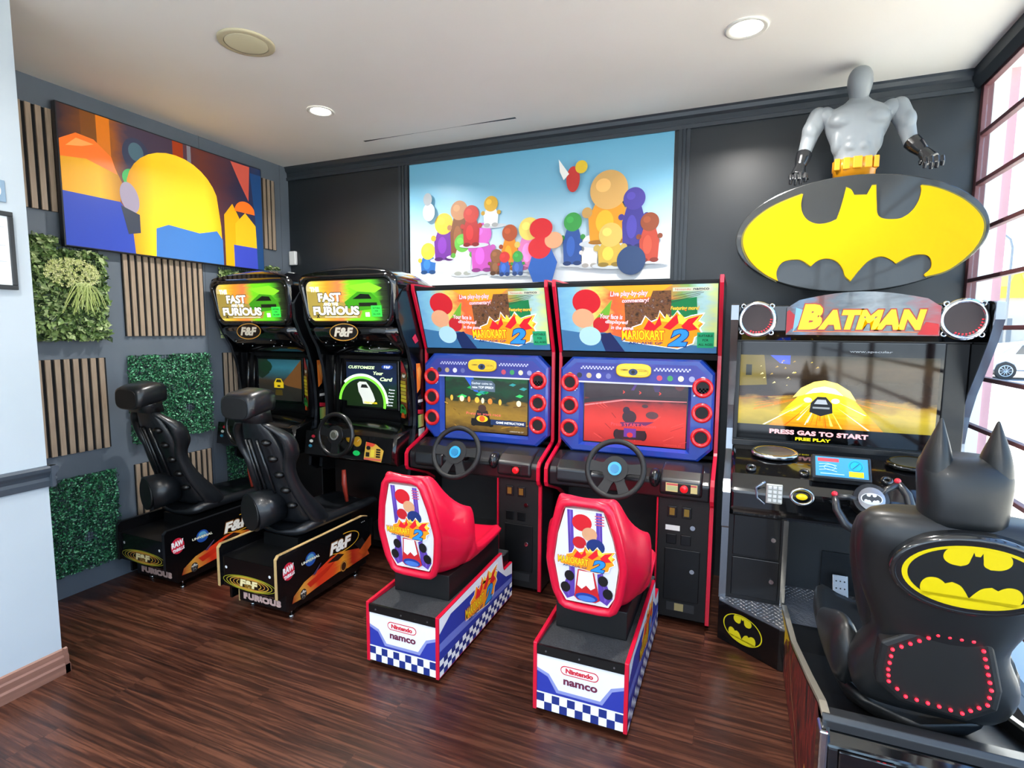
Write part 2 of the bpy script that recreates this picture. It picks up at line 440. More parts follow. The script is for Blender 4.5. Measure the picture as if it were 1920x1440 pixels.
        ob('pane', MB().box(5.050, 5.056, y0, y1-.05, .14, H-.09), gm, fo)
    # made-up unseen post frame, no glass; rear left open for sky fill
    mb = MB()
    for x in (.9, 1.9, 2.9, 3.9, 4.95): mb.box(x-.03, x+.03, -6.9, -6.82, 0, H)
    for z in (.05, 1.0, 2.4, H-.05): mb.box(.84, 5.0, -6.9, -6.83, z-.03, z+.03)
    struct('window_5', mb, M('3a3c3f', .5))
    # panels of slatted wood and artificial foliage on the left wall: 0.6 m grid
    slatm = noise_mat('grey_brown_oak', [(.3, '8c7a68'), (.5, 'a18e7b'), (.7, '94826f')], scale=(40, 40, 2), ns=3, rough=.5)
    felt = M('0d0f12', .9)
    def slat(y0, z0, n, lab, w=.6):
        t_ = thing('wall_slat_panel', lab, 'wall panel', (0, y0, z0), 0, 'wood slat panels on the grey wall')
        ob('backing', MB().box(.001, .009, 0, w, 0, .595), felt, t_)
        p = w/n; mb = MB()
        for k in range(n): mb.box(.009, .021, k*p+.004, k*p+p*.68, 0, .595)
        ob('slats', mb, slatm, t_, bevel=.001, seg=1)
    slat(-2.25, 2.393, 12, 'grey-brown wood slat panel left of the television')
    slat(-.77, 2.393, 13, 'grey-brown wood slat panel between the television and the room corner')
    slat(-1.51, 1.642, 13, 'square wood slat panel directly under the television')
    slat(-2.25, .908, 12, 'wood slat panel beside the pale wall, below the flowered greenery')
    slat(-.77, .908, 13, 'narrow visible strip of wood slat panel at the left edge of the rear black arcade cabinet')
    slat(-1.51, .155, 13, 'low wood slat panel behind the rear black racing seat')
    def green(y0, z0, lab, cols, n, size, kind, w=.6, dep=.05):
        t_ = thing('greenery_panel', lab, 'artificial plants', (0, y0, z0), 0, 'artificial foliage panels on the grey wall')
        grid = MB()
        for k in range(0, 31):
            grid.box(.003, .006, k*.02-.001, k*.02+.001, 0, .6); grid.box(.003, .006, 0, .6, k*.02-.001, k*.02+.001)
        ob('grid_backing', grid, M('2f4a44', .6), t_)
        mb = MB(); ms = [M(c, .45) for c in cols]; R = random.Random(int(y0*100)+int(z0*10))
        for i in range(n):
            y = R.uniform(-.01, w+.01); z = R.uniform(-.01, .605); x = R.uniform(.012, dep)
            if z+z0 > 2.165 and -1.9 < y+y0 < -.34: continue
            if kind == 'box' and ((y-.42)**2+((z-.2)*1.0)**2 < .0012 or (abs(y-.24) < .035 and z > .57)): continue
            s_ = size*R.uniform(.7, 1.3)
            d = Vector((R.uniform(.0, 1.), R.uniform(-1, 1), R.uniform(-1, 1) + (.3 if kind == 'box' else -.1))).normalized()
            nrm = (Vector((1, R.uniform(-.8, .8), R.uniform(-.5, .9)))); sd = d.cross(nrm).normalized()*s_*.34
            up = sd.cross(d).normalized()*s_*.12
            p = Vector((x, y, z)); mb.mat(R.choice(ms))
            a = p - d*s_*.5; c = p + d*s_*.5
            vs = [mb.bm.verts.new(q) for q in (a, p-sd-d*s_*.08, c, p+sd-d*s_*.08, p+up*0 - up)]
            for q in ((0, 1, 4), (1, 2, 4), (2, 3, 4), (3, 0, 4)):
                f = mb.bm.faces.new([vs[k] for k in q]); f.material_index = mb.i
        ob('foliage', mb, None, t_)
        return t_
    dark = ['164830', '1d5c3c', '2c7a50', '123a26', '7cc49a', '479a68']
    lite = ['4d6a34', '6f8a4c', '8fa866', '34482a', 'aebf86']
    g = green(-2.25, 1.632, 'light green leafy panel with yellowish blossom and long grass, beside the pale wall', lite, 4200, .042, 'leaf', dep=.075)
    fl = MB().mat(M('c9cf8a', .5)); R = random.Random(3)
    for i in range(260):
        a = R.uniform(0, 2*PI); q = math.sqrt(R.random()); c = Vector((.085+R.uniform(-.015, .03)*(1-q), .40+.15*q*math.cos(a), .40+.085*q*math.sin(a)))
        for k in range(4):
            t_ = k*PI/2+R.random(); fl.mat(M(R.choice(['c9cf8a', 'd8dba0', 'b4c070']), .5))
            fl.face([c, c+Vector((.004, .011*math.cos(t_), .011*math.sin(t_))), c+Vector((.006, .011*math.cos(t_+.9), .011*math.sin(t_+.9)))])
    ob('blossom_cluster', fl, None, g)['label'] = 'yellowish cream blossom cluster'
    gr = MB().mat(M('a6b866', .5))
    for i in range(60):
        y = .44+R.uniform(-.04, .04); z = .34; x = .09+R.uniform(0, .02); sp = R.uniform(-.13, .11); ln = R.uniform(.12, .2)
        P = [Vector((x, y+sp*t_, z-ln*t_*t_*.9-.02*t_)) + Vector((.015*math.sin(t_*3), 0, 0)) for t_ in (0, .33, .66, 1)]
        for a, c in zip(P, P[1:]):
            gr.mat(M(['a6b866', 'bccb80'][i % 2], .5)); gr.face([a, a+Vector((0, .004, 0)), c+Vector((0, .003, 0)), c])
    ob('grass_tuft', gr, None, g)['label'] = 'tuft of long pale grass blades'
    green(-.77, 1.64, 'light green leafy panel peeking out above the rear black arcade cabinet', lite, 2600, .042, 'leaf', dep=.03)
    green(-1.51, .905, 'dark green boxwood panel with a bare grid patch, behind the rear racing seat headrest', dark, 9000, .016, 'box')
    green(-2.25, .155, 'dark green boxwood panel low on the wall next to the pale wall corner', dark, 8500, .016, 'box')
    green(-.77, .155, 'low dark green boxwood panel seen between the two black racing seats', dark, 5500, .016, 'box', dep=.03)
build_room()

# ------------------------------------------------------------------ ceiling fittings
def ceiling_things():
    def can(x, y, W, lab, r=.1):
        t = thing('recessed_downlight', lab, 'ceiling light', (x, y, H), 0, 'round recessed ceiling downlights')
        rg = []
        for rr, z in ((r, -.001), (r, -.006), (r*.9, -.009), (r*.76, -.005), (r*.72, -.003)):
            rg.append([(rr*math.cos(2*PI*k/40), rr*math.sin(2*PI*k/40), z) for k in range(40)])
        ob('trim_ring', MB().loft(rg, caps=False), M('dcdcd4', .5), t)
        ob('lamp_disc', MB().cyl((0, 0, -.002), (0, 0, -.004), r*.74, 40, smooth=False), M('fffaf0', .4, emit=25), t)
        l = bpy.data.lights.new('downlight_lamp', 'AREA'); l.shape = 'DISK'; l.size = r*1.4; l.energy = W; l.color = (1, .96, .91); l.spread = 2.6
        lo = bpy.data.objects.new('downlight_lamp', l); COL.objects.link(lo); lo.parent = t; lo.location = (0, 0, -.012)
    can(3.822, -.94, DOWNLIGHT_W, 'lit recessed downlight in the ceiling in front of the yellow emblem sign')
    can(1.206, -.915, DOWNLIGHT_W, 'lit recessed downlight in the ceiling nearest the television', r=.088)
    for x, y in ((3.6, -3.0), (1.6, -3.2), (3.82, -4.8), (1.9, -4.8), (3.82, -6.2), (1.9, -6.2)):  # unseen lamps added behind the viewer to brighten the room
        can(x, y, 16 if y > -4 else 30, 'added fill downlight in the ceiling, out of view behind the viewer')
    t = thing('ceiling_speaker', 'round cream ceiling speaker grille flush with the white ceiling', 'ceiling speaker', (1.473, -1.744, H))
    rg = [[(rr*math.cos(2*PI*k/40), rr*math.sin(2*PI*k/40), z) for k in range(40)] for rr, z in ((.135, -.001), (.135, -.008), (.125, -.011), (.105, -.011))]
    ob('rim', MB().loft(rg, caps=False), M('bdb596', .5), t)
    ob('grille', MB().ell((0, 0, -.009), (.106, .106, .006), 40, 8), M('d2ccab', .6), t)
    d = Dec((1.105, -.325, H), (1, 0, 0), (0, -1, 0), lift=.0006)
    d.poly([(0, -.012), (.2, -.002), (.45, 0.001), (.45, .006), (.2, .006), (0, .012)], '14171a')
    d.poly([(.45, .0015), (.85, .0015), (.85, .0055), (.45, .0055)], '6b6a66')
    d.poly([(.85, .001), (1.05, -.004), (1.27, -.012), (1.27, .014), (1.1, .010), (.85, .006)], '14171a')
    o = d.done('ceiling_gap', None); tag(o, 'thin dark open seam in the white ceiling plaster near the back wall', 'ceiling gap')
ceiling_things()

# ------------------------------------------------------------------ things on the walls
def wall_things():
    # television with a generic colourful picture
    t = thing('television', 'wide flat television on the grey wall showing rounded yellow shapes', 'television', (.0, -1.12, 2.19))
    hw, hh = .75, .845
    ob('wall_mount', MB().box(.001, .03, -.2, .2, .25, .6), BLACK, t)
    ob('housing', MB().box(.03, .07, -hw, hw, 0, hh), M('1d1f26', .4), t, bevel=.004)
    d = Dec((.07, -hw, 0), (0, 1, 0), (0, 0, 1))
    E = .75
    def C(h): return M(h, .3, emit=E)
    W2 = 2*hw
    d.rect(.008, .008, W2-.008, hh-.008, grad_mat('tv_backdrop', [(0, '2a1a22'), (.12, '6a3a12'), (.2, '8a4a14'), (.27, '3a3040'), (.5, '3b2c3c'), (.62, '5a2a20'), (.85, '2a2438'), (1, '1a2a4a')], axis=0, emit=E, noise=.12))
    d.rect(.22, .45, .30, hh-.008, C('c0680e')); d.rect(.13, .5, .215, hh-.008, C('6a3c12'))
    d.ell(.46, .66, .09, .11, C('2e3348')); d.ell(.46, .68, .05, .06, C('3f5a66'))
    d.rect(.72, .60, .80, hh-.008, C('8a3010')); d.rect(.83, .5, .86, hh-.008, C('6c6a72'))
    d.poly([(1.2, .83), (1.38, .83), (1.36, .55), (1.28, .68)], C('b04a3c'))
    # plain domes and blocks of colour
    d.poly([(.008, .008), (.42, .008), (.42, .22), (.34, .33), (.10, .33), (.008, .38)], C('2a3f9a'))
    d.poly([(.008, .33), (.34, .33), (.36, .45), (.3, .58), (.15, .62), (.008, .56)], grad_mat('tv_left_dome', [(0, 'c98c10'), (.6, 'd8a01c'), (1, '9a6408')], axis=0, emit=E)); d.poly([(.008, .53), (.15, .55), (.33, .50), (.30, .60), (.2, .68), (.1, .69), (.008, .63)], C('e0681c')); d.poly([(.04, .6), (.1, .66), (.2, .65), (.13, .62)], C('f09048'))
    d.ell(.42, .5, .06, .06, C('2c9a4a'))
    yb = grad_mat('tv_yellow_dome', [(0, 'b87a08'), (.25, 'f0b818'), (.8, 'f6c426'), (1, 'd89a10')], axis=0, emit=E)
    dome = [(.42, .008), (.40, .3)] + [(.73+.35*math.cos(a), .42+.32*math.sin(a)) for a in [PI-.2*k for k in range(1, 15)]] + [(1.09, .3), (1.1, .008)]
    d.poly(dome, yb)
    d.poly([(.56, .008), (.57, .20), (.66, .24), (.9, .22), (1.05, .26), (1.10, .2), (1.10, .008)], C('3a6aa8'))
    d.ell(.40, .37, .06, .1, C('8c8294'), rot=.2); d.poly([(.34, .31), (.46, .27), (.46, .15), (.38, .13)], C('333844'))
    d.poly([(1.12, .008), (1.12, .4), (1.2, .5), (1.26, .4), (1.26, .008)], C('c8920e'))
    d.poly([(1.22, .1), (1.22, .35), (1.32, .45), (1.42, .36), (1.43, .1)], C('d8a01a')); d.ell(1.32, .45, .1, .09, C('e8641c'), a0=0, a1=PI)
    d.poly([(1.2, .008), (1.2, .18), (1.43, .18), (1.43, .008)], C('3440a0'))
    d.poly([(1.43, .008), (1.42, .4), (1.38, hh-.06), (1.492, hh-.06), (1.492, .008)], C('1c3c66'))
    d.done('screen', t)
    # mural on the back wall: sky fading to white, plain coloured shapes
    t = thing('mural', 'wide blue sky mural with a crowd of colourful rounded shapes on the charcoal wall', 'mural', (1.306, 0, 2.06))
    MW, MH = 2.092, .98
    ob('board', MB().box(0, MW, -.008, -.0005, 0, MH), WHITE, t)
    d = Dec((0, -.008, 0), (1, 0, 0), (0, 0, 1), lift=.0004)
    d.rect(0, 0, MW, MH, grad_mat('mural_sky', [(0, 'e6eaee'), (.2, 'dfe6ec'), (.42, 'b4d4e4'), (.7, '7fbcd8'), (1, '63a9c8')], emit=0, rough=.35))
    # generic rounded figures made of simple shapes, no recognisable characters
    R = random.Random(11)
    def blob(x, y, w, h, body, head, r=None):
        hr = r or w*.42
        d.ell(x+w*.15, y+.0, w*.8, w*.12, 'c3cad0')
        d.poly([(x-w*.4, y), (x+w*.4, y), (x+w*.45, y+h*.35), (x+w*.22, y+h*.62), (x-w*.22, y+h*.62), (x-w*.45, y+h*.35)], body)
        d.ell(x, y+h*.6+hr*.4, hr, hr, head)
        dk = lambda c, q: tuple(min(1, v*q) for v in lin(c))
        d.ell(x-w*.08, y+h*.28, w*.2, h*.16, dk(body, 1.5), 20); d.ell(x-hr*.3, y+h*.6+hr*.65, hr*.4, hr*.35, dk(head, 1.35), 20)
        for q in (-1, 1): d.ell(x+q*w*.24, y+.008, w*.2, .016, dk(body, .45), 16); d.ell(x+q*w*.48, y+h*.42, w*.12, w*.12, dk(head, .8), 16)
    items = [(.17, .10, .16, .25, '2f68b0', 'e9c040'), (.32, .2, .2, .42, '6a2f90', 'e8b93a'), (.46, .22, .18, .55, '7a4a2a', 'b9835a'),
             (.49, .08, .17, .36, 'e7efe6', '62b446'), (.66, .1, .2, .42, 'c052b4', 'cf62c0'), (.74, .44, .14, .24, 'eef0f0', 'd8a92e'),
             (.57, .3, .16, .36, 'b02426', 'c3342c'), (.90, .1, .15, .42, 'e08a1e', 'b0502a'), (1.06, .1, .2, .44, 'e07fb8', 'f0d468'),
             (.79, .07, .12, .2, '7a5236', '8c5a38'), (.86, .06, .1, .2, '355fb0', 'd23432'), (.97, .06, .1, .2, '3f62a8', '3fa04a'),
             (1.4, .12, .16, .46, '2b4f96', '3c9a46'), (1.53, .1, .13, .24, 'e8e2da', 'e9e4e0'), (1.66, .26, .32, .52, 'e0941e', 'd8a860'),
             (1.84, .22, .18, .5, '3d3688', '4a3f96'), (1.68, .1, .2, .3, 'c9a63e', 'd2b45a'), (1.95, .12, .15, .4, 'b0402c', '8a4426')]
    for it in items: blob(*it)
    d.ell(1.83, .13, .1, .1, '27406a'); d.ell(.2, .58, .055, .07, 'e6e9ea'); d.ell(.19, .68, .04, .05, '9aa2a8')
    d.ell(1.4, .72, .05, .09, 'c8322c'); d.ell(1.46, .8, .045, .045, 'e6c22e'); d.poly([(1.37, .76), (1.29, .87), (1.30, .78), (1.33, .72)], 'f2f0ea')
    d.poly([(1.1, 0), (1.25, 0), (1.29, .14), (1.22, .28), (1.1, .22), (1.06, .1)], '2a5fb4')
    d.ell(1.15, .25, .09, .08, 'd8262e'); d.ell(1.26, .3, .07, .06, 'e2a67c'); d.ell(1.16, .39, .09, .075, 'd8222a')
    d.done('printed_picture', t)
    # white wall box in the corner
    o = ob('wall_sensor', MB().box(.012, .085, -.034, -.0, 2.28, 2.405), M('dfe2e2', .4), None, bevel=.008, seg=3)
    tag(o, 'small white plastic box on the wall by the room corner above the cabinets', 'wall box')
    # framed notice and round sticker on the pale wall
    t = thing('framed_notice', 'black framed white paper notice on the pale wall at left edge', 'picture frame', (.84, -2.66, 1.865))
    mb = MB()
    for a in ((-.17, .17, 0, .02), (-.17, .17, .32, .34)): mb.box(.0, .018, a[0], a[1], a[2], a[3])
    mb.box(0, .018, -.17, -.152, .02, .32); mb.box(0, .018, .152, .17, .02, .32)
    ob('frame', mb, M('1c2024', .4), t, bevel=.002)
    d = Dec((.008, -.152, .02), (0, 1, 0), (0, 0, 1)); d.rect(0, 0, .304, .3, 'dfe6ec')
    for v, u in ((.25, .29), (.17, .29), (.1, .29)): d.rect(.03, v, u, v+.004, 'b4bcc6')
    d.done('paper', t)
    t = thing('wall_plate', 'small blue-grey plate with white disc on the pale wall above the frame', 'wall plate', (.84, -2.55, 2.245))
    ob('plate', MB().box(0, .006, -.047, .047, 0, .095), M('7a94ac', .4), t, bevel=.008)
    d = Dec((.006, 0, .047), (0, 1, 0), (0, 0, 1)); d.ell(0, 0, .03, .034, 'e4ecf2'); d.ell(0, 0, .018, .02, 'b6c6d6'); d.done('disc', t)
wall_things()

# ================================================================== KART CABINETS (red edged, two of them)
def steering(parent, c, tilt, R, rim, hub, spokes, name='steering_wheel', r=.016, disc=True):
    """wheel facing the seat (toward -y), tilted by tilt"""
    c = Vector(c); ax = Vector((0, -math.cos(tilt), math.sin(tilt)))
    up = Vector((0, math.sin(tilt), math.cos(tilt))); rt = Vector((1, 0, 0))
    mb = MB().mat(rim).torus(c, R, r, ax, n=40, m=12)
    for a in spokes:
        d = rt*math.cos(a)+up*math.sin(a)
        s = ax.cross(d).normalized()
        rg = []
        for q, w_, h_ in ((.2, .036, .01), (.55, .026, .009), (.97, .032, .009)):
            p = c + d*R*q - ax*.008*(1-q)
            rg.append([p+s*w_+ax*h_, p-s*w_+ax*h_, p-s*w_-ax*h_, p+s*w_-ax*h_])
        mb.loft(rg, smooth=False)
    mb.cyl(c-ax*.012, c+ax*.010, R*.46, 24)
    o = ob(name, mb, None, parent)
    h = MB().mat(hub[0]).cyl(c+ax*.010, c+ax*.020, R*.24, 24)
    h.mat(hub[1]).cyl(c+ax*.020, c+ax*.024, R*.15, 20)
    ob('hub_cap', h, None, o)
    ob('steering_column', MB().cyl(c-ax*.012, c-ax*.14, .03, 16), BLACK, parent)
    return o

def kart_screen(d, w, h, red):
    E = .85
    def C(c): return M(c, .3, emit=E)
    if not red:
        d.rect(0, 0, w, h, grad_mat('jungle_screen', [(0, '4a3410'), (.25, '8a6a20'), (.45, '6a5218'), (.5, '1a2416'), (.62, '0e3a22'), (.75, '1a2a1c'), (.85, '15522c'), (1, '0c1c14')], emit=E, noise=.35, nsc=(2.5, 4, 1)))
        d.poly([(.15*w, h), (.3*w, h), (.42*w, .6*h), (.36*w, .62*h)], C('2c58c0'))
        R = random.Random(5)
        for k in range(16):
            x, y = R.uniform(.03, .95)*w, R.uniform(.52, .97)*h; s = R.uniform(.03, .07)*w
            d.poly([(x, y), (x+s, y+s*.5), (x+2*s, y+s*.2), (x+s*1.2, y-s*.3)], C(R.choice(['1f9a44', '2fb45a', '157a3a', '2a8a8a']))); d.k -= 1
        d.k += 1
        for k, x in enumerate((.08, .21, .3, .4, .47, .56, .68, .9)):
            d.ell(x*w, (.5-.005*k)*h, (.028 if k % 2 else .018)*w, .045*h, C(['e2a83a', 'f0e2b0', 'c8782a'][k % 3]), n=16)
        d.poly([(.32*w, .64*h), (.62*w, .62*h), (.62*w, .74*h), (.58*w, .79*h), (.33*w, .8*h)], C('4a5a6a'))
        d.text('Gather coins to', .46*w, .745*h, .25*w, .035*h, C('dfe8f0')); d.text('raise TOP SPEED!', .47*w, .685*h, .26*w, .035*h, C('dfe8f0'), bold=.02)
        for k in range(14):
            x0 = R.uniform(0, .9)*w; y0 = R.uniform(.03, .42)*h; q = (x0-.47*w)*.25; d.poly([(x0, y0), (x0+q+.05*w, y0+.03*h), (x0+q+.05*w, y0+.038*h), (x0, y0+.012*h)], C(R.choice(['c89a3a', '5a3c14', 'a87a28']))); d.k -= 1
        d.k += 1
        d.poly([(.33*w, .09*h), (.6*w, .09*h), (.6*w, .2*h), (.33*w, .2*h)], C('171410')); d.poly([(.37*w, .2*h), (.56*w, .2*h), (.53*w, .33*h), (.40*w, .33*h)], C('201a16')); d.ell(.465*w, .36*h, .05*w, .06*h, C('3a241c'), n=16)
        for x_ in (.36, .57): d.ell(x_*w, .14*h, .035*w, .06*h, C('0c0b0a'), n=14)
        d.ell(.465*w, .2*h, .07*w, .05*h, C('e6b41e')); d.ell(.465*w, .2*h, .035*w, .045*h, C('c8541a'))
        d.text('Press to start race', .48*w, .275*h, .42*w, .04*h, C('e0605e'))
        d.rect(.57*w, .12*h, .985*w, .2*h, C('1a2c50')); d.text('GAME INSTRUCTIONS', .80*w, .16*h, .33*w, .035*h, C('e8eef4'), bold=.02)
        d.text('CREDIT(S) 27', .88*w, .035*h, .16*w, .025*h, C('c8c0a8'))
    else:
        R2 = random.Random(8)
        d.rect(0, 0, w, h, grad_mat('red_track_screen', [(0, '9a1a14'), (.3, 'c03028'), (.5, 'a82822'), (.58, '7a2426'), (.62, '2a1c20'), (.8, '3a3236'), (1, '463c40')], emit=E, noise=.12, nsc=(3, 3, 1)))
        d.poly([(0, .5*h), (.4*w, .6*h), (w, .62*h), (w, .63*h), (.4*w, .62*h), (0, .52*h)], C('d87070'))
        d.poly([(0, .54*h), (.35*w, .62*h), (w, .64*h), (w, .68*h), (.3*w, .66*h), (0, .6*h)], C('1e1418'))
        for x in (.4, .56, .75): d.text('>', x*w, .72*h, .02*w, .05*h, C('c83a30'), bold=.05)
        d.poly([(.5*w, .95*h), (.6*w, .95*h), (.58*w, .91*h), (.54*w, .9*h)], C('b03a90')); d.poly([(.47*w, .75*h), (.52*w, .87*h), (.54*w, .86*h), (.5*w, .75*h)], C('4a2a70'))
        d.poly([(.27*w, .97*h), (.33*w, .97*h), (.31*w, .93*h)], C('d82a3a')); d.poly([(.68*w, .82*h), (.76*w, .84*h), (.74*w, .74*h), (.7*w, .74*h)], C('3a2a50'))
        d.ell(.93*w, .86*h, .05*w, .09*h, C('5a2a2c')); d.ell(.68*w, .42*h, .06*w, .05*h, C('4a2a2e')); d.ell(.61*w, .54*h, .03*w, .025*h, C('3a2226'))
        for k in range(18):
            x0 = R2.uniform(0, .95)*w; y0 = R2.uniform(.03, .5)*h; q = (x0-.5*w)*.3; d.poly([(x0, y0), (x0+q+.01*w, y0+.07*h), (x0+q+.02*w, y0+.07*h), (x0+.008*w, y0)], C(R2.choice(['d04a40', '8a1a18', 'c03a34']))); d.k -= 1
        d.k += 1
        d.ell(.46*w, .38*h, .07*w, .09*h, C('301820'), n=18); d.ell(.43*w, .47*h, .035*w, .05*h, C('2a1428'), n=14); d.poly([(.37*w, .3*h), (.7*w, .33*h), (.62*w, .27*h), (.38*w, .24*h)], C('5a1c4a'))
        for x_ in (.34, .60): d.ell(x_*w, .13*h, .035*w, .07*h, C('1a0c12'), n=14)
        d.poly([(.32*w, .06*h), (.62*w, .07*h), (.62*w, .2*h), (.32*w, .19*h)], C('2a141a')); d.rect(.41*w, .1*h, .53*w, .22*h, C('5a2a7a')); d.ell(.47*w, .13*h, .03*w, .035*h, C('b8282a'))
        d.text('Press START button', .5*w, .27*h, .44*w, .045*h, C('e84a4e'))
        d.text('CREDIT(S) 27', .88*w, .03*h, .16*w, .025*h, C('c04038'))

def kart_marquee(d, w, h):
    E = .55
    def C(c): return M(c, .3, emit=E)
    d.rect(0, 0, w, h, grad_mat('kart_marquee_print', [(0, '6aa4c8'), (.12, '7fb8cc'), (.26, 'd8c860'), (.36, 'e8603a'), (.5, 'f07a2c'), (.66, 'ee7432'), (.8, '7ca05a'), (.9, 'a4c8c8'), (1, 'c8d890')], axis=0, emit=E, noise=.2))
    d.poly([(0, 0), (w, 0), (w, .10*h), (.5*w, .16*h), (.3*w, .3*h), (.12*w, .3*h), (0, .34*h)], C('3a6f9a'))
    d.poly([(.3*w, h), (.74*w, h), (.62*w, .84*h), (.45*w, .8*h)], C('f2a62c'))
    d.poly([(.24*w, .5*h), (.36*w, .8*h), (.33*w, .5*h), (.44*w, .42*h)], C('6fae3a'))
    # rounded red and blue mass (plain stand-in for the artwork)
    d.ell(.19*w, .77*h, .095*w, .19*h, C('c8242e'), n=28); d.ell(.16*w, .52*h, .075*w, .15*h, C('dba27c'), n=28)
    d.ell(.28*w, .42*h, .055*w, .12*h, C('c02830'), n=24); d.poly([(.26*w, .27*h), (.34*w, .3*h), (.43*w, .0*h), (.3*w, 0)], C('1c2c58'))
    d.ell(.2*w, .24*h, .075*w, .15*h, C('a8d0dc'), n=24)
    # small game picture
    pic = noise_mat('marquee_inset', [(.3, '2a1c14'), (.5, '7a5232'), (.62, '5a3a30'), (.75, 'b0a090')], ns=9, uv=True, emit=E*.8)
    d.poly([(.44*w, .36*h), (.44*w, .8*h), (.6*w, .8*h), (.62*w, .92*h), (.73*w, .92*h), (.73*w, .36*h)], pic)
    d.poly([(.73*w, .28*h), (.73*w, .78*h), (.88*w, .82*h), (.89*w, .28*h)], C('1c7a48'))
    for v in (.66, .52): d.text('Featuring more!', .81*w, v*h, .17*w, .07*h, C('ecd84a'), shear=.2, bold=.02, out=C('c84a1c'), ow=.001)
    d.text('Live play-by-play', .47*w, .88*h, .24*w, .1*h, C('f4d8dc'), shear=.2, bold=.03, rot=.02, out=C('c8303a'), ow=.001)
    d.text('commentary!', .51*w, .78*h, .17*w, .08*h, C('f4d8dc'), shear=.2, bold=.03, rot=.02, out=C('c8303a'), ow=.001)
    for k, tx in enumerate(('Your face is', 'displayed', 'in the game!')):
        d.text(tx, (.35+.035*k)*w, (.55-.09*k)*h, .15*w, .075*h, C('f4d8dc'), shear=.2, bold=.03, rot=-.05, out=C('c8303a'), ow=.001)
    for k in range(3): d.line([((.68+.03*k)*w, (.72+.06*k)*h), ((.9+.02*k)*w, (.86+.03*k)*h)], .0025, C('4a3a3a'))
    kart_logo(d, .66*w, .27*h, .52*w, rot=.0, glow=E)
    d.rect(.885*w, .09*h, .985*w, .32*h, C('1e9a6a'))
    for k, tx in enumerate(('SUITABLE', 'FOR', 'ALL AGES')): d.text(tx, .935*w, (.27-.065*k)*h, (.085 if k != 1 else .035)*w, .035*h, C('0c3024'), bold=.02)
    d.rect(.74*w, .91*h, .97*w, .965*h, C('c8ccb4')); d.text('Nintendo', .8*w, .938*h, .09*w, .03*h, C('c04a40')); d.text('namco', .905*w, .938*h, .09*w, .03*h, C('3a4048'), bold=.02)

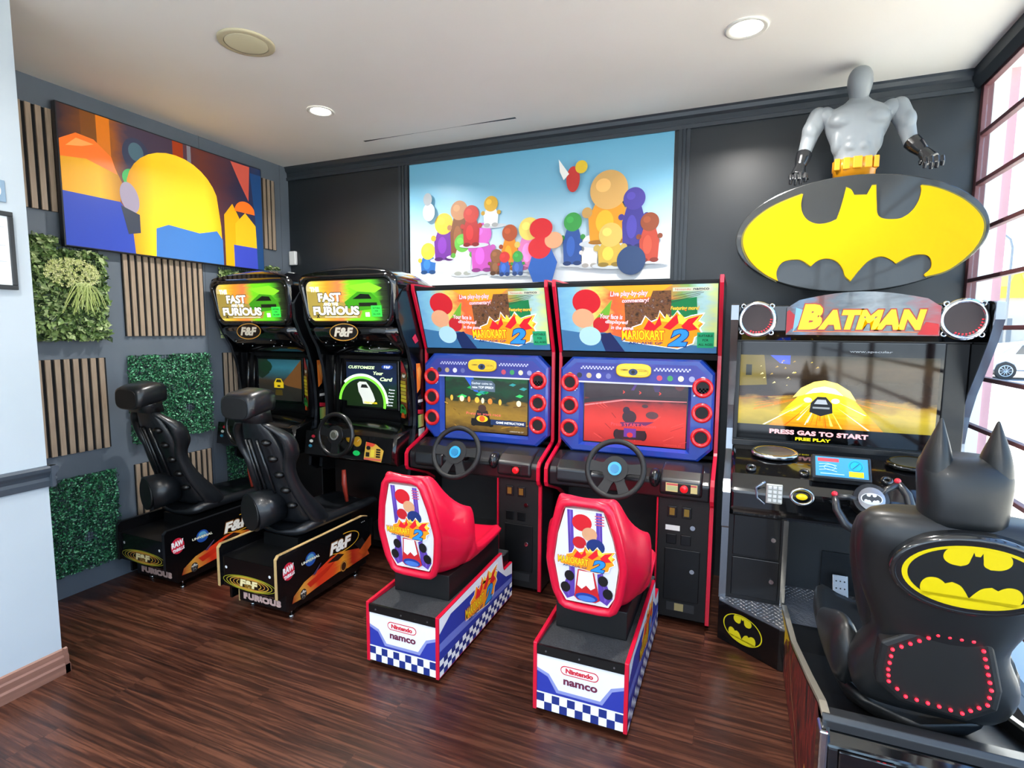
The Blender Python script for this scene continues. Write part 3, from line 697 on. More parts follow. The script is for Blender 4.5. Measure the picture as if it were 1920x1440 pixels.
def kart_cabinet(cx, red, lab, sticker):
    t = thing('arcade_cabinet', lab, 'arcade machine', (cx, 0, 0), 0, 'red edged kart racing cabinets')
    hw = .4915; T = .02
    prof = [(-.03, 2.0), (-.71, 2.0), (-.705, 1.97), (-.535, 1.56), (-.53, .98), (-.55, .955), (-.79, .872), (-.81, .85), (-.81, .77), (-.80, .75)]
    lower_r = [(-.765, .72), (-.765, .03), (-.03, .03)]
    lower_l = [(-.55, .66), (-.45, .6), (-.45, .03), (-.03, .03)]
    panel_art = M('0c0d10', .3, coat=.3)
    for sx_, low, nm in ((-1, lower_l, 'left'), (1, lower_r, 'right')):
        x0 = sx_*hw; x1 = sx_*(hw-T); a, b_ = min(x0, x1), max(x0, x1)
        full = prof + low
        sp = ob('side_panel', MB().prism(full, a, b_), panel_art, t)
        # red edge moulding follows the front of the panel
        pts = full[:-1] if sx_ > 0 else full[:-2]
        rg = []
        for i, (y, z) in enumerate(pts):
            p0 = Vector(pts[max(i-1, 0)]); p1 = Vector(pts[min(i+1, len(pts)-1)]); tt = (p1-p0).normalized(); nn = Vector((tt.y, -tt.x))
            if nn.x > 0 and i > 0: nn = -nn
            if i == 0: nn = Vector((0, 1))
            if i == 1: nn = Vector((-.7, .7))
            q = Vector((y, z))
            c0 = q - nn*.002; c1 = q + nn*.012
            rg.append([(a-.002, c0.x, c0.y), (b_+.002, c0.x, c0.y), (b_+.001, c1.x, c1.y), (a+.001, c1.x, c1.y)])
        ob('edge_moulding', MB().loft(rg, smooth=False), RED, sp)['label'] = 'bright red plastic edge'
    ix = hw-T
    # carcass
    mb = MB().box(-ix, ix, -.03, -.05, .03, 1.98)
    mb.prism([(-.68, 1.985), (-.70, 1.985), (-.695, 1.965), (-.04, 1.965), (-.04, 1.985)], -ix, ix)
    mb.prism([(-.05, 1.53), (-.545, 1.53), (-.56, 1.565), (-.05, 1.565)], -ix, ix)
    mb.box(-ix, ix, -.35, -.33, .03, .8); mb.box(-ix, ix, -.45, -.05, .92, .94)
    ob('carcass', mb, MATTE, t)
    # marquee: tilted plane from (-.685,1.965) to (-.545,1.575)
    a = Vector((0, -.552, 1.572)); b_ = Vector((0, -.692, 1.963)); V = (b_-a); Lh = V.length
    mq = MB().prism([(-.552, 1.572), (-.692, 1.963), (-.66, 1.963), (-.52, 1.572)], -ix, ix)
    mo = ob('marquee', mq, BLACK, t)
    d = Dec((-ix+.008, a.y, a.z), (1, 0, 0), V, lift=.0006); w = 2*ix-.016
    d.U = Vector((1, 0, 0)); kart_marquee(d, w, Lh); d.done('marquee_print', mo)
    # bezel: octagonal moulded blue surround
    y0 = -.60; ob_w = .463; z0, z1 = .93, 1.535
    zc = (z0+z1)/2; hh = (z1-z0)/2; ch = .075
    def octa(wd, hg, c): return [(-wd+c, zc-hg), (wd-c, zc-hg), (wd, zc-hg+c), (wd, zc+hg-c), (wd-c, zc+hg), (-wd+c, zc+hg), (-wd, zc+hg-c), (-wd, zc-hg+c)]
    sxl, sxr, szl, szh = -.318, .318, .99, 1.455
    def R4(x0, x1, q0, q1): # 8 points matching the octagon order
        return [(x0, q0), (x1, q0), (x1, q0), (x1, q1), (x1, q1), (x0, q1), (x0, q1), (x0, q0)]
    BLUE = M('1c3fa0', .3, coat=.4)
    rg = [[(x, -.54, z) for x, z in octa(ob_w+.004, hh, ch)], [(x, y0+.012, z) for x, z in octa(ob_w, hh-.002, ch)], [(x, y0, z) for x, z in octa(ob_w-.012, hh-.013, ch)],
          [(x, y0, z) for x, z in octa(.345, .265, .0)][:]]
    rg[3] = [(x, y0, z) for x, z in R4(sxl-.02, sxr+.02, szl-.015, szh+.015)]
    e_ = 1e-4
    rg[3] = [(p[0]+(e_ if i in (2, 4, 5) else 0), p[1], p[2]+(e_ if i in (2, 7) else 0)) for i, p in enumerate(rg[3])]
    rg.append([(x+(e_ if i in (2, 4, 5) else 0), y0+.035, z+(e_ if i in (2, 7) else 0)) for i, (x, z) in enumerate(R4(sxl, sxr, szl, szh))])
    bz = ob('screen_bezel', MB().loft(rg, caps=False, smooth=False), BLUE, t); bz['label'] = 'blue octagonal screen surround'
    d = Dec((0, y0, 0), (1, 0, 0), (0, 0, 1), lift=.0006)
    zt = zc+hh
    d.poly([(-.43, zt-.10), (-.36, zt-.035), (.36, zt-.035), (.43, zt-.10), (.43, zt-.155), (-.43, zt-.155)], '3a3f9a')
    d.rect(-.43, zt-.16, .43, zt-.15, 'd8dcec')
    for k in range(14):
        x = -.40+k*.0615
        if abs(x+.01) > .11:
            d.ell(x, zt-.115, .017, .017, ['d9a84a', '2a2a34', 'c9b48a', 'e6e6ee', '6a70b0', 'cfd2e6', 'b83a34', 'd07a3a', 'c84a4a', 'c84860', '3a9a5a', 'e6e0c0', '9aa0d0', 'e6e6ee'][k], n=12)
    two_tone_checker(d, -.33, zt-.075, -.12, zt-.055, 20, 2, '3a3f9a', 'c8ccec'); two_tone_checker(d, .12, zt-.075, .33, zt-.055, 20, 2, '3a3f9a', 'c8ccec')
    for s_ in (-1, 1): two_tone_checker(d, min(s_*.43, s_*.35), zt-.215, max(s_*.43, s_*.35), zt-.165, 8, 5, '3a3f9a', 'dfe2f2')
    d.done('bezel_print', bz)
    yc = M('f2c414', .35, coat=.4)
    cm = ob('camera_bar', MB().prism([(x*.105, zt-.075+z*.042) for x, z in [(math.copysign(abs(math.cos(a))**.5, math.cos(a)), math.copysign(abs(math.sin(a))**.7, math.sin(a))) for a in [2*PI*k/28 for k in range(28)]]], y0-.022, y0, 'y'), yc, t, bevel=.006)
    cm['label'] = 'yellow camera bar'
    d = Dec((0, y0-.022, zt-.083), (1, 0, 0), (0, 0, 1), lift=.0006)
    d.ell(0, 0, .027, .02, '2a3f6a'); d.ell(0, 0, .011, .011, '0a0c10'); d.text('CAMERA', -.052, .012, .045, .009, '1a1a14', bold=.02)
    d.text('LOOK HERE', .058, .008, .045, .007, '3a3a2a'); d.ring(.04, -.001, .05, .02, .0012, '3a3a2a'); d.done('camera_print', cm)
    sc = ob('display', MB().box(-.318, .318, y0+.036, y0+.046, .99, 1.455), M('050506', .15), t)
    d = Dec((-.312, y0+.036, .997), (1, 0, 0), (0, 0, 1), lift=.0004); kart_screen(d, .624, .451, red); d.done('game_picture', sc)
    RR = M('d81c24', .25, coat=.5)
    for x in (-.40, .40):
        for z in (1.372, 1.225, 1.078):
            xx = x
            o = ob('speaker_ring', MB().torus((xx, y0-.006, z), .047, .0125, (0, -1, 0), n=28, m=8), RR, t); o['label'] = 'red round speaker ring'
            ob('speaker_mesh', MB().cyl((xx, y0-.001, z), (xx, y0-.006, z), .042, 24, smooth=False), MATTE, o)
    # dashboard
    dash = MB().prism([(-.54, .925), (-.60, .93), (-.72, .90), (-.785, .865), (-.80, .84), (-.79, .75), (-.70, .735), (-.54, .74)], -ix, ix)
    do = ob('dashboard', dash, M('15171a', .3, coat=.2), t, bevel=.012, seg=3)
    # raised cowls on the dash
    for x0, x1 in ((-.42, -.20), (.20, .43)):
        cw = MB().prism([(-.62, .93), (-.75, .905), (-.812, .865), (-.815, .79), (-.79, .77), (-.62, .77)], x0, x1)
        ob('dash_cowl', cw, M('191b1e', .28, coat=.3), do, bevel=.014, seg=3)
    ob('dash_pod', MB().ell((.17, -.775, .86), (.035, .06, .055)), M('17191c', .25, coat=.3), do)
    if sticker:
        d = Dec((.235, -.8162, .80), (1, 0, 0), (0, 0, 1), lift=.0005)
        d.rect(0, 0, .17, .05, 'd8cc8a'); d.rect(.004, .036, .166, .046, 'c8565a'); d.rect(.008, .006, .09, .032, 'b4c08a')
        d.done('button_label', do)['label'] = 'yellow and red instruction sticker'
        ob('warning_button', MB().ell((-.08, -.785, .915), (.028, .02, .022)), M('9a1420', .2, coat=.5, emit=.2), do)
    bb = MB().mat(BLACK).box(.3, .37, -.818, -.80, .79+.03*0, .85)
    bo = ob('start_button_base', bb, None, do, bevel=.003)
    ob('start_button', MB().mat(M('e01820', .2, emit=.5, coat=.5)).cyl((.335, -.818, .823), (.335, -.832, .823), .021, 20).ell((.335, -.832, .823), (.020, .006, .020)), None, do)['label'] = 'glossy red start button'
    steering(t, (-.03, -.93, .925), .38, .158, M('101214', .55), (M('1c9ad0', .25, coat=.5), M('1478a8', .3)), [PI*.02, PI*.98, PI*1.36, PI*1.64], r=.0165)
    # coin door column
    col = ob('coin_column', MB().box(.19, ix, -.755, -.36, .03, .745), MATTE, t, bevel=.004)
    ob('column_edge', MB().box(.183, .192, -.768, -.745, .02, .80), RED, col)['label'] = 'thin red edge strip'
    for x in (.27, .35):
        c_ = ob('coin_slot', MB().box(x-.026, x+.026, -.764, -.755, .635, .70), M('1e2022', .35, .4), t, bevel=.004)
        ob('coin_reject', MB().box(x-.014, x+.014, -.767, -.764, .648, .69).mat(M('8a7430', .4, .5)), M('8a7430', .4, .5), c_)['label'] = 'brass coin slot plate'
        ob('coin_return', MB().box(x-.028, x+.028, -.762, -.755, .475, .535), M('141618', .3, .3), t, bevel=.006)
    if sticker:
        ob('white_label', MB().box(.235, .315, -.757, -.755, .555, .585), WHITE, t)['label'] = 'small white paper label'
    ob('door_lock', MB().cyl((.385, -.755, .585), (.385, -.768, .585), .014, 16), CHROME, t)
    dr = ob('coin_door', MB().box(.235, .43, -.762, -.755, .14, .45), M('0e1012', .4, .2), t, bevel=.012)
    ob('door_lock', MB().cyl((.39, -.762, .33), (.39, -.774, .33), .013, 16), CHROME, dr)
    pl = ob('data_plate', MB().box(.255, .41, -.760, -.755, .075, .125), M('3a3c3e', .4, .4), t)
    if sticker:
        d = Dec((.30, -.760, .078), (1, 0, 0), (0, 0, 1)); d.rect(0, 0, .05, .044, 'a89a6a'); d.done('data_sticker', pl)
    for x in (-.42, .22, .43):
        for y in (-.7, -.1):
            if x < 0 and y < -.5: continue
            ob('caster', MB().cyl((x-.012, y, .025), (x+.012, y, .025), .025, 16), RUB, t)
    ob('kick_plate', MB().box(-ix, .18, -.345, -.33, .03, .78), M('08090a', .5), t)
    ped = ob('pedal_plate', MB().prism([(-.7, .03), (-.34, .30), (-.34, .28), (-.68, .01)], -.30, .12), M('141517', .5), t)
    return t
kart_cabinet(2.2595, False, 'red-edged kart arcade cabinet with a brown and green jungle track on its screen', False)
kart_cabinet(3.2735, True, 'red-edged kart arcade cabinet with a red track on its screen, beside the silver-edged cabinet', True)

# ================================================================== KART SEATS (pink-red bucket seats on printed pedestals)
def kart_seat(cx, lab):
    t = thing('racing_seat', lab, 'arcade seat', (cx, 0, 0), 0, 'pink-red bucket seats on printed pedestals')
    hw = .21
    rear, front = -1.785, -.87
    # side boards
    side = [(rear, .022), (front, .022), (front, .245), (front-.12, .245), (front-.135, .26), (front-.16, .365), (front-.22, .365), (rear, .335)]
    for s_ in (-1, 1):
        x0, x1 = (hw-.018, hw) if s_ > 0 else (-hw, -hw+.018)
        sb = ob('side_board', MB().prism(side, x0, x1), RED, t, bevel=.003)
        sb['label'] = 'printed blue side board with red edges'
        U = Vector((0, 1, 0)) if s_ > 0 else Vector((0, -1, 0))
        O = Vector((s_*hw, rear if s_ > 0 else front, 0))
        d = Dec(O, U, (0, 0, 1), lift=.0006); Lh = front-rear
        def m_(pts): return pts if s_ > 0 else [(Lh-u, v) for u, v in pts]
        d.poly(m_([(.008, .03), (Lh-.006, .03), (Lh-.006, .24), (Lh-.128, .24), (Lh-.145, .26), (Lh-.168, .358), (Lh-.218, .358), (.008, .328)]), '2a3a9c')
        d.poly(m_([(.008, .25), (.008, .328), (Lh-.218, .358), (Lh-.168, .358), (Lh-.145, .26), (Lh-.128, .24), (Lh-.006, .24), (Lh-.006, .17), (Lh-.10, .19), (Lh-.25, .30), (.12, .30)]), 'e4e8f0')
        d.poly(m_([(.008, .16), (Lh-.006, .12), (Lh-.006, .15), (.1, .20), (.008, .20)]), '6a78c8')
        two_tone_checker(d, .008, .03, Lh-.006, .115, 23, 3)
        kart_logo(d, (.47 if s_ > 0 else Lh-.47), .215, .42, rot=0)
        d.done('side_print', sb)
    # body between side boards
    ob('pedestal_body', MB().box(-hw+.018, hw-.018, rear+.006, front-.02, .03, .315), BLACK, t)
    ob('tread_top', MB().box(-hw+.019, hw-.019, rear+.008, front-.02, .315, .322), noise_mat('anti_slip_rubber', [(.4, '2a2d30'), (.6, '34373a')], ns=160, rough=.8, bump=.3), t)
    lip = MB().box(-hw+.018, hw-.018, rear-.001, rear+.012, .285, .326)
    lo = ob('front_lip', lip, M('0c0d0e', .3), t)
    bo = MB().mat(STEEL)
    for x in (-.15, 0, .15): bo.cyl((x, rear-.001, .305), (x, rear-.004, .305), .004, 8)
    ob('screws', bo, None, lo)
    d = Dec((-hw+.018, rear+.006, .028), (1, 0, 0), (0, 0, 1), lift=.0006); w = 2*hw-.036; h = .257
    d.rect(0, 0, w, h, '2a38a0')
    d.poly([(0, h), (w, h), (w, h-.075), (w-.05, h-.095), (w-.09, h-.165), (.09, h-.165), (.05, h-.1), (0, h-.08)], '8a94cc')
    d.poly([(0, h), (w, h), (w, h-.06), (w-.055, h-.08), (w-.1, h-.15), (.10, h-.15), (.055, h-.085), (0, h-.065)], 'e8eaf0')
    two_tone_checker(d, 0, 0, w, .075, 11, 2)
    d.rect(0, .075, w, .082, 'e8eaf0')
    # Nintendo wordmark in a rounded outline, namco below
    pill = [(w/2 + (-.062 if math.cos(a) < 0 else .062) + .022*math.cos(a), h-.05+.021*math.sin(a)) for a in [2*PI*k/28+.05 for k in range(28)]]
    d.poly(pill, 'd02838'); pin = [(w/2+(p[0]-w/2)*.955, h-.05+(p[1]-h+.05)*.80) for p in pill]; d.poly(pin, 'e8eaf0')
    d.text('Nintendo', w/2, h-.05, .122, .023, 'd02838', bold=.06)
    d.text('namco', w/2+.005, h-.103, .15, .026, '6a2340', bold=.035)
    d.done('front_print', ob('front_board', MB().box(-hw+.018, hw-.018, rear+.006, rear+.010, .028, .285), WHITE, t))
    for x in (-.12, .15):
        for y in (rear+.06, front-.1):
            ob('foot', MB().cyl((x, y, 0), (x, y, .012), .022, 16).cyl((x, y, .012), (x, y, .03), .008, 8), M('3a3c3e', .4, .7), t)
    ob('seat_plinth', MB().box(-.165, .165, -1.6, -.98, .322, .455), M('0a0a0b', .5), t, bevel=.004)
    # one moulded shell: U shaped cross sections swept from the rear face to the front lip
    SH = M('d60e36', .34, coat=.25)
    lean = lambda z: -(z-.45)*.17
    rg = []
    for y, top, wt, wm, wb, bot, cav, lf in (
            (-1.640, .955, .085, .140, .090, .505, .95, 1), (-1.652, .985, .112, .160, .108, .482, .98, 1), (-1.640, 1.0, .126, .178, .122, .468, .996, 1),
            (-1.605, 1.0, .133, .192, .135, .458, .99, 1), (-1.58, .975, .142, .206, .145, .452, .95, 1), (-1.56, .90, .165, .222, .156, .45, .72, .8),
            (-1.535, .845, .200, .238, .165, .45, .58, .6), (-1.51, .815, .228, .247, .172, .45, .535, .4), (-1.485, .802, .240, .249, .176, .45, .52, .2), (-1.468, .792, .241, .248, .178, .45, .515, 0),
            (-1.46, .70, .240, .246, .180, .45, .512, 0), (-1.445, .60, .236, .242, .182, .45, .512, 0), (-1.41, .558, .230, .238, .182, .452, .512, 0), (-1.25, .545, .222, .228, .182, .456, .515, 0),
            (-1.10, .55, .216, .222, .180, .462, .528, 0), (-1.04, .548, .206, .214, .172, .468, .53, 0), (-1.01, .515, .185, .196, .160, .48, .505, 0)):
        zm = bot+(top-bot)*(.47 if y < -1.45 else .6); wi = max(wt-.03, .02)
        h = [(wb*.55, bot), (wb, bot+.008), (wb+(wm-wb)*.55, bot+(zm-bot)*.5), (wm, zm), (wt+(wm-wt)*.55, zm+(top-zm)*.55), (wt, top-.02), (wt-.012, top), (wi, top-.002), (wi-.012, cav+(top-cav)*.5), (wi*.8, cav+.006), (wi*.4, cav)]
        ring = [(0, y+lean(bot)*lf, bot)]+[(x, y+lean(z)*lf, z) for x, z in h]+[(0, y+lean(cav)*lf, cav-.002)]+[(-x, y+lean(z)*lf, z) for x, z in h[::-1]]
        rg.append(ring)
    ob('seat_shell', MB().loft(rg), SH, t, sub=1)
    # printed insert on the back
    ax = Vector((0, -.17, 1)).normalized()
    zz = .50; O = Vector((0, -1.655+lean(.50)-.012, zz))
    P = [(-.095, 0), (.095, 0), (.122, .05), (.142, .20), (.120, .33), (.082, .455), (-.082, .455), (-.120, .33), (-.142, .20), (-.122, .05)]
    ins = MB()
    V = ax; N = Vector((1, 0, 0)).cross(V)
    A = [O+Vector((x, 0, 0))+V*v+N*.0 for x, v in P]; B = [O+Vector((x, 0, 0))+V*v-N*.03 for x, v in P]
    ins.loft([B, A], smooth=False)
    hexp = [(-.110, -.03), (.110, -.03), (.142, .05), (.164, .20), (.138, .345), (.098, .485), (-.098, .485), (-.138, .345), (-.164, .20), (-.142, .05)]
    path = []
    for q in range(10):
        a_ = Vector(hexp[q-1]); b_ = Vector(hexp[q]); c_ = Vector(hexp[(q+1) % 10])
        for m_ in ((a_*.25+b_*.75), (a_*.06+b_*.88+c_*.06), (c_*.25+b_*.75)): path.append(O+Vector((m_.x, 0, 0))+V*m_.y-N*.004)
    ob('back_rim', MB().tube(path, .019, 12, closed=True), SH, t)['label'] = 'rounded raised rim around the printed insert'
    io = ob('back_insert', ins, WHITE, t); io['label'] = 'white printed hexagonal insert'
    d = Dec(O, (1, 0, 0), V, lift=.0005)
    Pw = [(x*.97, .006+v*.975) for x, v in P]; d.poly(Pw, 'dfe0ea')
    for s_ in (-1, 1):
        d.poly([(s_*.05, .45), (s_*.075, .45), (s_*.075, .15), (s_*.115, .05), (s_*.09, .01), (s_*.055, .03), (s_*.05, .14)], '5c3fa8')
        d.poly([(s_*.057, .45), (s_*.066, .45), (s_*.066, .15), (s_*.095, .05), (s_*.08, .02)], '7a5cc0')
    # plain overlapping colour discs
    d.ell(-.012, .395, .043, .04, 'd2202c', n=24); d.ell(.02, .345, .033, .032, 'd8a078', n=24)
    d.ell(.045, .29, .04, .037, '1f3474', n=20); d.ell(-.025, .30, .03, .029, 'c4222c', n=20)
    for k in range(4): d.rect(.045, .432-.013*k, .085, .437-.013*k, 'd05a70')
    # kart front
    for sx_, v in ((-1, .13), (1, .13), (-1, .07), (1, .07)): d.ell(sx_*(.075 if v > .1 else .095), v, .022, .026, '14161a', n=16)
    d.poly([(-.055, .03), (-.035, .17), (.035, .17), (.06, .03), (.04, .015), (-.04, .015)], 'c8242c'); d.poly([(-.04, .09), (-.03, .165), (.03, .165), (.04, .09), (.02, .075), (.0, .095), (-.02, .075)], 'eceef0')
    d.ell(.0, .035, .05, .022, '1f3f9a', n=24); d.ell(.0, .030, .04, .014, '4a7ad0', n=20)
    kart_logo(d, 0.0, .21, .26)
    d.done('insert_print', io)
    return t
kart_seat(2.385, 'pink-red bucket seat on a blue checkered pedestal, in front of the jungle track cabinet')
kart_seat(3.285, 'pink-red bucket seat on a blue checkered pedestal, in front of the red track cabinet')

# ================================================================== BLACK STREET RACING CABINETS
def street_cabinet(cx, lab, kind):
    t = thing('arcade_cabinet', lab, 'arcade machine', (cx, 0, 0), 0, 'glossy black street racing cabinets')
    hw = .405; T = .022
    prof = [(-.03, 2.0), (-.60, 2.02), (-.72, 2.01), (-.80, 1.97), (-.86, 1.88), (-.85, 1.77), (-.80, 1.66), (-.735, 1.56), (-.69, 1.42), (-.665, 1.26), (-.655, 1.08), (-.67, .95), (-.72, .82), (-.74, .66), (-.68, .62), (-.45, .60), (-.42, .04), (-.03, .04)]
    for s_ in (-1, 1):
        a, b_ = (hw-T, hw) if s_ > 0 else (-hw, -hw+T)
        sp = ob('side_panel', MB().prism(prof, a, b_), M('07080a', .2, coat=.4), t)
        rg = [[(a-.001, y-.004, z+.0), (b_+.001, y-.004, z), (b_+.001, y+.001, z), (a-.001, y+.001, z)] for y, z in prof[2:15]]
        ob('edge_strip', MB().loft(rg, smooth=False), M('3c4046', .2, .7), sp)['label'] = 'thin metallic edge'
        if s_ > 0:
            d = Dec((hw, 0, 0), (0, 1, 0), (0, 0, 1), lift=.0006)
            d.poly([(-.65, 1.46), (-.60, 1.46), (-.58, 1.40), (-.60, 1.28), (-.64, 1.25)], 'e87a2c')
            d.poly([(-.64, 1.42), (-.60, 1.44), (-.60, 1.30)], 'f0a050')
            d.poly([(-.635, 1.22), (-.60, 1.24), (-.57, 1.2), (-.6, 1.15), (-.635, 1.17)], '1a1c1e')
            d.rect(-.63, 1.18, -.57, 1.2, 'e8e8e4'); d.poly([(-.635, 1.13), (-.56, 1.12), (-.56, 1.09), (-.635, 1.10)], 'c8283a')
            d.rect(-.635, 1.0, -.56, 1.09, grad_mat('side_art', [(0, '4a8a4a'), (.5, 'c8d070'), (1, 'd8a850')], axis=0)); d.rect(-.63, .93, -.55, .99, 'b8c8c0'); d.rect(-.64, .86, -.55, .92, '5fae5a')
            d.poly([(-.70, 1.64), (-.66, 1.67), (-.62, 1.62), (-.66, 1.60)], 'c82848')
            d.done('side_print', sp)
    ix = hw-T
    ob('carcass', MB().box(-ix, ix, -.05, -.03, .04, 1.98).box(-ix, ix, -.58, -.05, 1.94, 1.985).box(-ix, ix, -.42, -.40, .04, .7), MATTE, t)
    # canopy: domed hood over the marquee, swept between outlines
    rg = []
    n = 17
    for y, wt, z_top, z_side in ((-.12, .30, 2.06, 1.96), (-.3, .345, 2.10, 1.98), (-.5, .37, 2.14, 2.0), (-.66, .38, 2.15, 2.0), (-.78, .385, 2.14, 2.015), (-.86, .385, 2.12, 2.045), (-.90, .38, 2.10, 2.06)):
        up = [(wt*math.sin(-PI/2+PI*k/(n-1)), y, z_side+(z_top-z_side)*math.cos(-PI/2+PI*k/(n-1))**.8 if abs(math.cos(-PI/2+PI*k/(n-1))) > 1e-6 else z_side) for k in range(n)]
        lo = [(wt*math.sin(PI/2-PI*k/(n-1)), y, z_side-(.05 if y > -.8 else .012)) for k in (0, 4, 8, 12, 16)]
        rg.append(up+lo)
    cn = ob('canopy', MB().loft(rg), M('050507', .1, coat=.8), t); cn['label'] = 'domed glossy black canopy'
    pw = MB().mat(M('3a1060', .15, coat=.6))
    # marquee box: slanted frame with rounded corners
    def rr(w_, h_, r_, n_=6):
        P = []
        for cx_, cz_, a0 in ((w_-r_, h_-r_, 0), (-w_+r_, h_-r_, PI/2), (-w_+r_, -h_+r_, PI), (w_-r_, -h_+r_, 1.5*PI)):
            for k in range(n_): P.append((cx_+r_*math.cos(a0+PI/2*k/(n_-1)), cz_+r_*math.sin(a0+PI/2*k/(n_-1))))
        return P
    zc = 1.895; hh = .155; tp = lambda x, z: (x*(1+.06*z/hh), z)
    lean = lambda z: (-.885+(z)*-.13)
    def R(w_, h_, r_, dy): return [(tp(x, z)[0], lean(z)+dy, zc+z) for x, z in rr(w_, h_, r_)]
    fr = MB().loft([R(.39, .175, .08, .3), R(.392, .178, .08, .05), R(.388, .172, .078, .0), R(.362, .148, .06, -.008), R(.352, .14, .055, .004)], caps=False)
    fo = ob('marquee_frame', fr, M('060608', .1, coat=.8), t)
    mo = ob('marquee', MB().loft([R(.354, .142, .055, .012), R(.354, .142, .055, .006)], smooth=False), BLACK, t)
    V = Vector((0, lean(1)-lean(0), 1)).normalized(); O = Vector((0, lean(-.14)+.0055, zc-.14)); d = Dec(O, (1, 0, 0), V, lift=.0005)
    E = .8
    def C(c, e=E): return M(c, .3, emit=e)
    pr = rr(.345, .138, .052); pr = [(x, z+.14) for x, z in pr]
    d.poly(pr, grad_mat('street_marquee_print', [(0, 'c8b88a'), (.1, 'f0d84a'), (.28, 'f09a2c'), (.42, 'e8804a'), (.55, '7ad81e'), (.8, '5ac81e'), (.92, '2a3a1a'), (1, '101408')], axis=0, emit=E, noise=.18, nsc=(.6, 9, 1)))
    d.poly([(-.34, .0+.02), (.1, .02), (.14, .10), (-.1, .14), (-.2, .2), (-.34, .21)], C('b8a04a', .5))
    d.poly([(-.02, .13), (.1, .2), (.2, .20), (.27, .14), (.29, .09), (.1, .07), (.0, .09)], C('3f9a18', .7)); d.poly([(.05, .15), (.12, .185), (.19, .18), (.21, .15)], C('101a10', .3))
    d.rect(.1, .10, .25, .125, C('1c2414', .3)); d.poly([(.0, .24), (.2, .26), (.3, .22), (.24, .19), (.1, .2)], C('8ae02a'))
    d.text('THE', -.27, .222, .08, .034, C('fffdf0', 1.25), bold=.07); d.text('FAST', -.145, .165, .20, .062, C('fffdf0', 1.25), bold=.045, out=C('1c1408', .0), ow=.005)
    d.text('AND THE', -.14, .118, .13, .024, C('fffdf0', 1.25), bold=.05); d.text('FURIOUS', -.1, .072, .40, .062, C('fffdf0', 1.25), bold=.045, out=C('1c1408', .0), ow=.005)
    d.rect(-.2, .026, .08, .032, C('e8e0c0'))
    d.rect(.20, .03, .285, .105, C('3ad84a')); 
    for k, tx in enumerate(('SUITABLE', 'FOR', 'ALL AGES')): d.text(tx, .243, .088-.02*k, .06 if k != 1 else .025, .01, C('0c4a18', .2), bold=.02)
    d.rect(.15, .03, .185, .06, C('f0e8e0')); d.text('X', -.26, .035, .03, .026, C('20201c', .1), bold=.06)
    d.done('marquee_print', mo)
    sc = MB().mat(STEEL)
    for x, z in ((-.31, -.12), (.0, -.132), (.31, -.12), (-.34, .1), (.34, .1)): sc.ell((x*1.08, lean(z)-.008, zc+z*1.1), .006, 8, 6)
    ob('screws', sc, None, fo)
    # chin below the marquee curving back to the screen
    rg = []
    for z, y, w_ in ((1.725, -.84, .375), (1.70, -.865, .37), (1.655, -.85, .365), (1.60, -.79, .375), (1.55, -.72, .38), (1.515, -.66, .382), (1.50, -.60, .383)):
        rg.append([(-w_, y+.03, z), (-w_*.8, y, z), (0, y-.012, z), (w_*.8, y, z), (w_, y+.03, z), (w_, -.4, z), (-w_, -.4, z)])
    chn = ob('chin_hood', MB().loft(rg), M('060608', .12, coat=.8), t)
    d = Dec((0, -.8815, 1.678), (1, 0, 0), (0, .10, 1), lift=.001); ff_logo(d, -.03, -.0, .2, 'e8e0cc'); d.done('hood_badge', chn)['label'] = 'gold ringed F&F badge'
    sc = MB().mat(CHROME)
    for x, z, y in ((-.26, 1.60, -.80), (-.2, 1.58, -.79), (.12, 1.61, -.815), (.18, 1.57, -.77), (.3, 1.6, -.80), (.1, 1.565, -.77), (-.12, 1.565, -.77)): sc.ell((x, y, z), .006, 8, 6)
    ob('rivets', sc, None, chn)
    # screen surround
    sur = MB().prism([(-.55, .9), (-.585, .96), (-.60, 1.5), (-.45, 1.5), (-.45, .9)], -ix, ix)
    so = ob('screen_surround', sur, M('070709', .3), t)
    d0 = ob('display', MB().box(-.245, .245, -.628, -.60, 1.105, 1.475), M('050506', .15), t, bevel=.006)
    d = Dec((-.225, -.628, 1.125), (1, 0, 0), (0, 0, 1), lift=.0004); w_, h_ = .45, .33
    if kind == 0:
        E2 = .5
        def S(c): return M(c, .3, emit=E2)
        d.rect(0, 0, w_, h_, grad_mat('road_screen', [(0, '1c1a18'), (.35, '2a2620'), (.48, '3a3024'), (.6, '2a4a50'), (.8, '2f6a78'), (1, '24505c')], emit=E2, noise=.1))
        d.poly([(.25, .14), (.36, .24), (.45, .33), (.45, .1), (.3, .12)], S('6a4422')); d.poly([(0, .33), (.1, .33), (.12, .22), (.04, .17), (0, .19)], S('1a2a1e'))
        d.ell(.08, .27, .07, .05, S('16301e'), n=10); d.poly([(.12, 0), (.2, .17), (.24, .17), (.38, 0)], S('24221f'))
        d.poly([(.165, .1), (.165, .14), (.19, .175), (.24, .175), (.265, .14), (.265, .1)], S('d8b81c')); d.poly([(.185, .145), (.195, .168), (.235, .168), (.245, .145)], S('2a2818')); d.rect(.2, .108, .23, .122, S('3a3010'))
        d.poly([(.175, .04), (.255, .04), (.25, .085), (.18, .085)], S('4a3c14'))
    else:
        E2 = .9
        def S(c): return M(c, .3, emit=E2)
        d.rect(0, 0, w_, h_, grad_mat('customise_screen', [(0, '0e2208'), (.4, '0c2a10'), (.6, '10203c'), (1, '0a1428')], emit=E2, noise=.2))
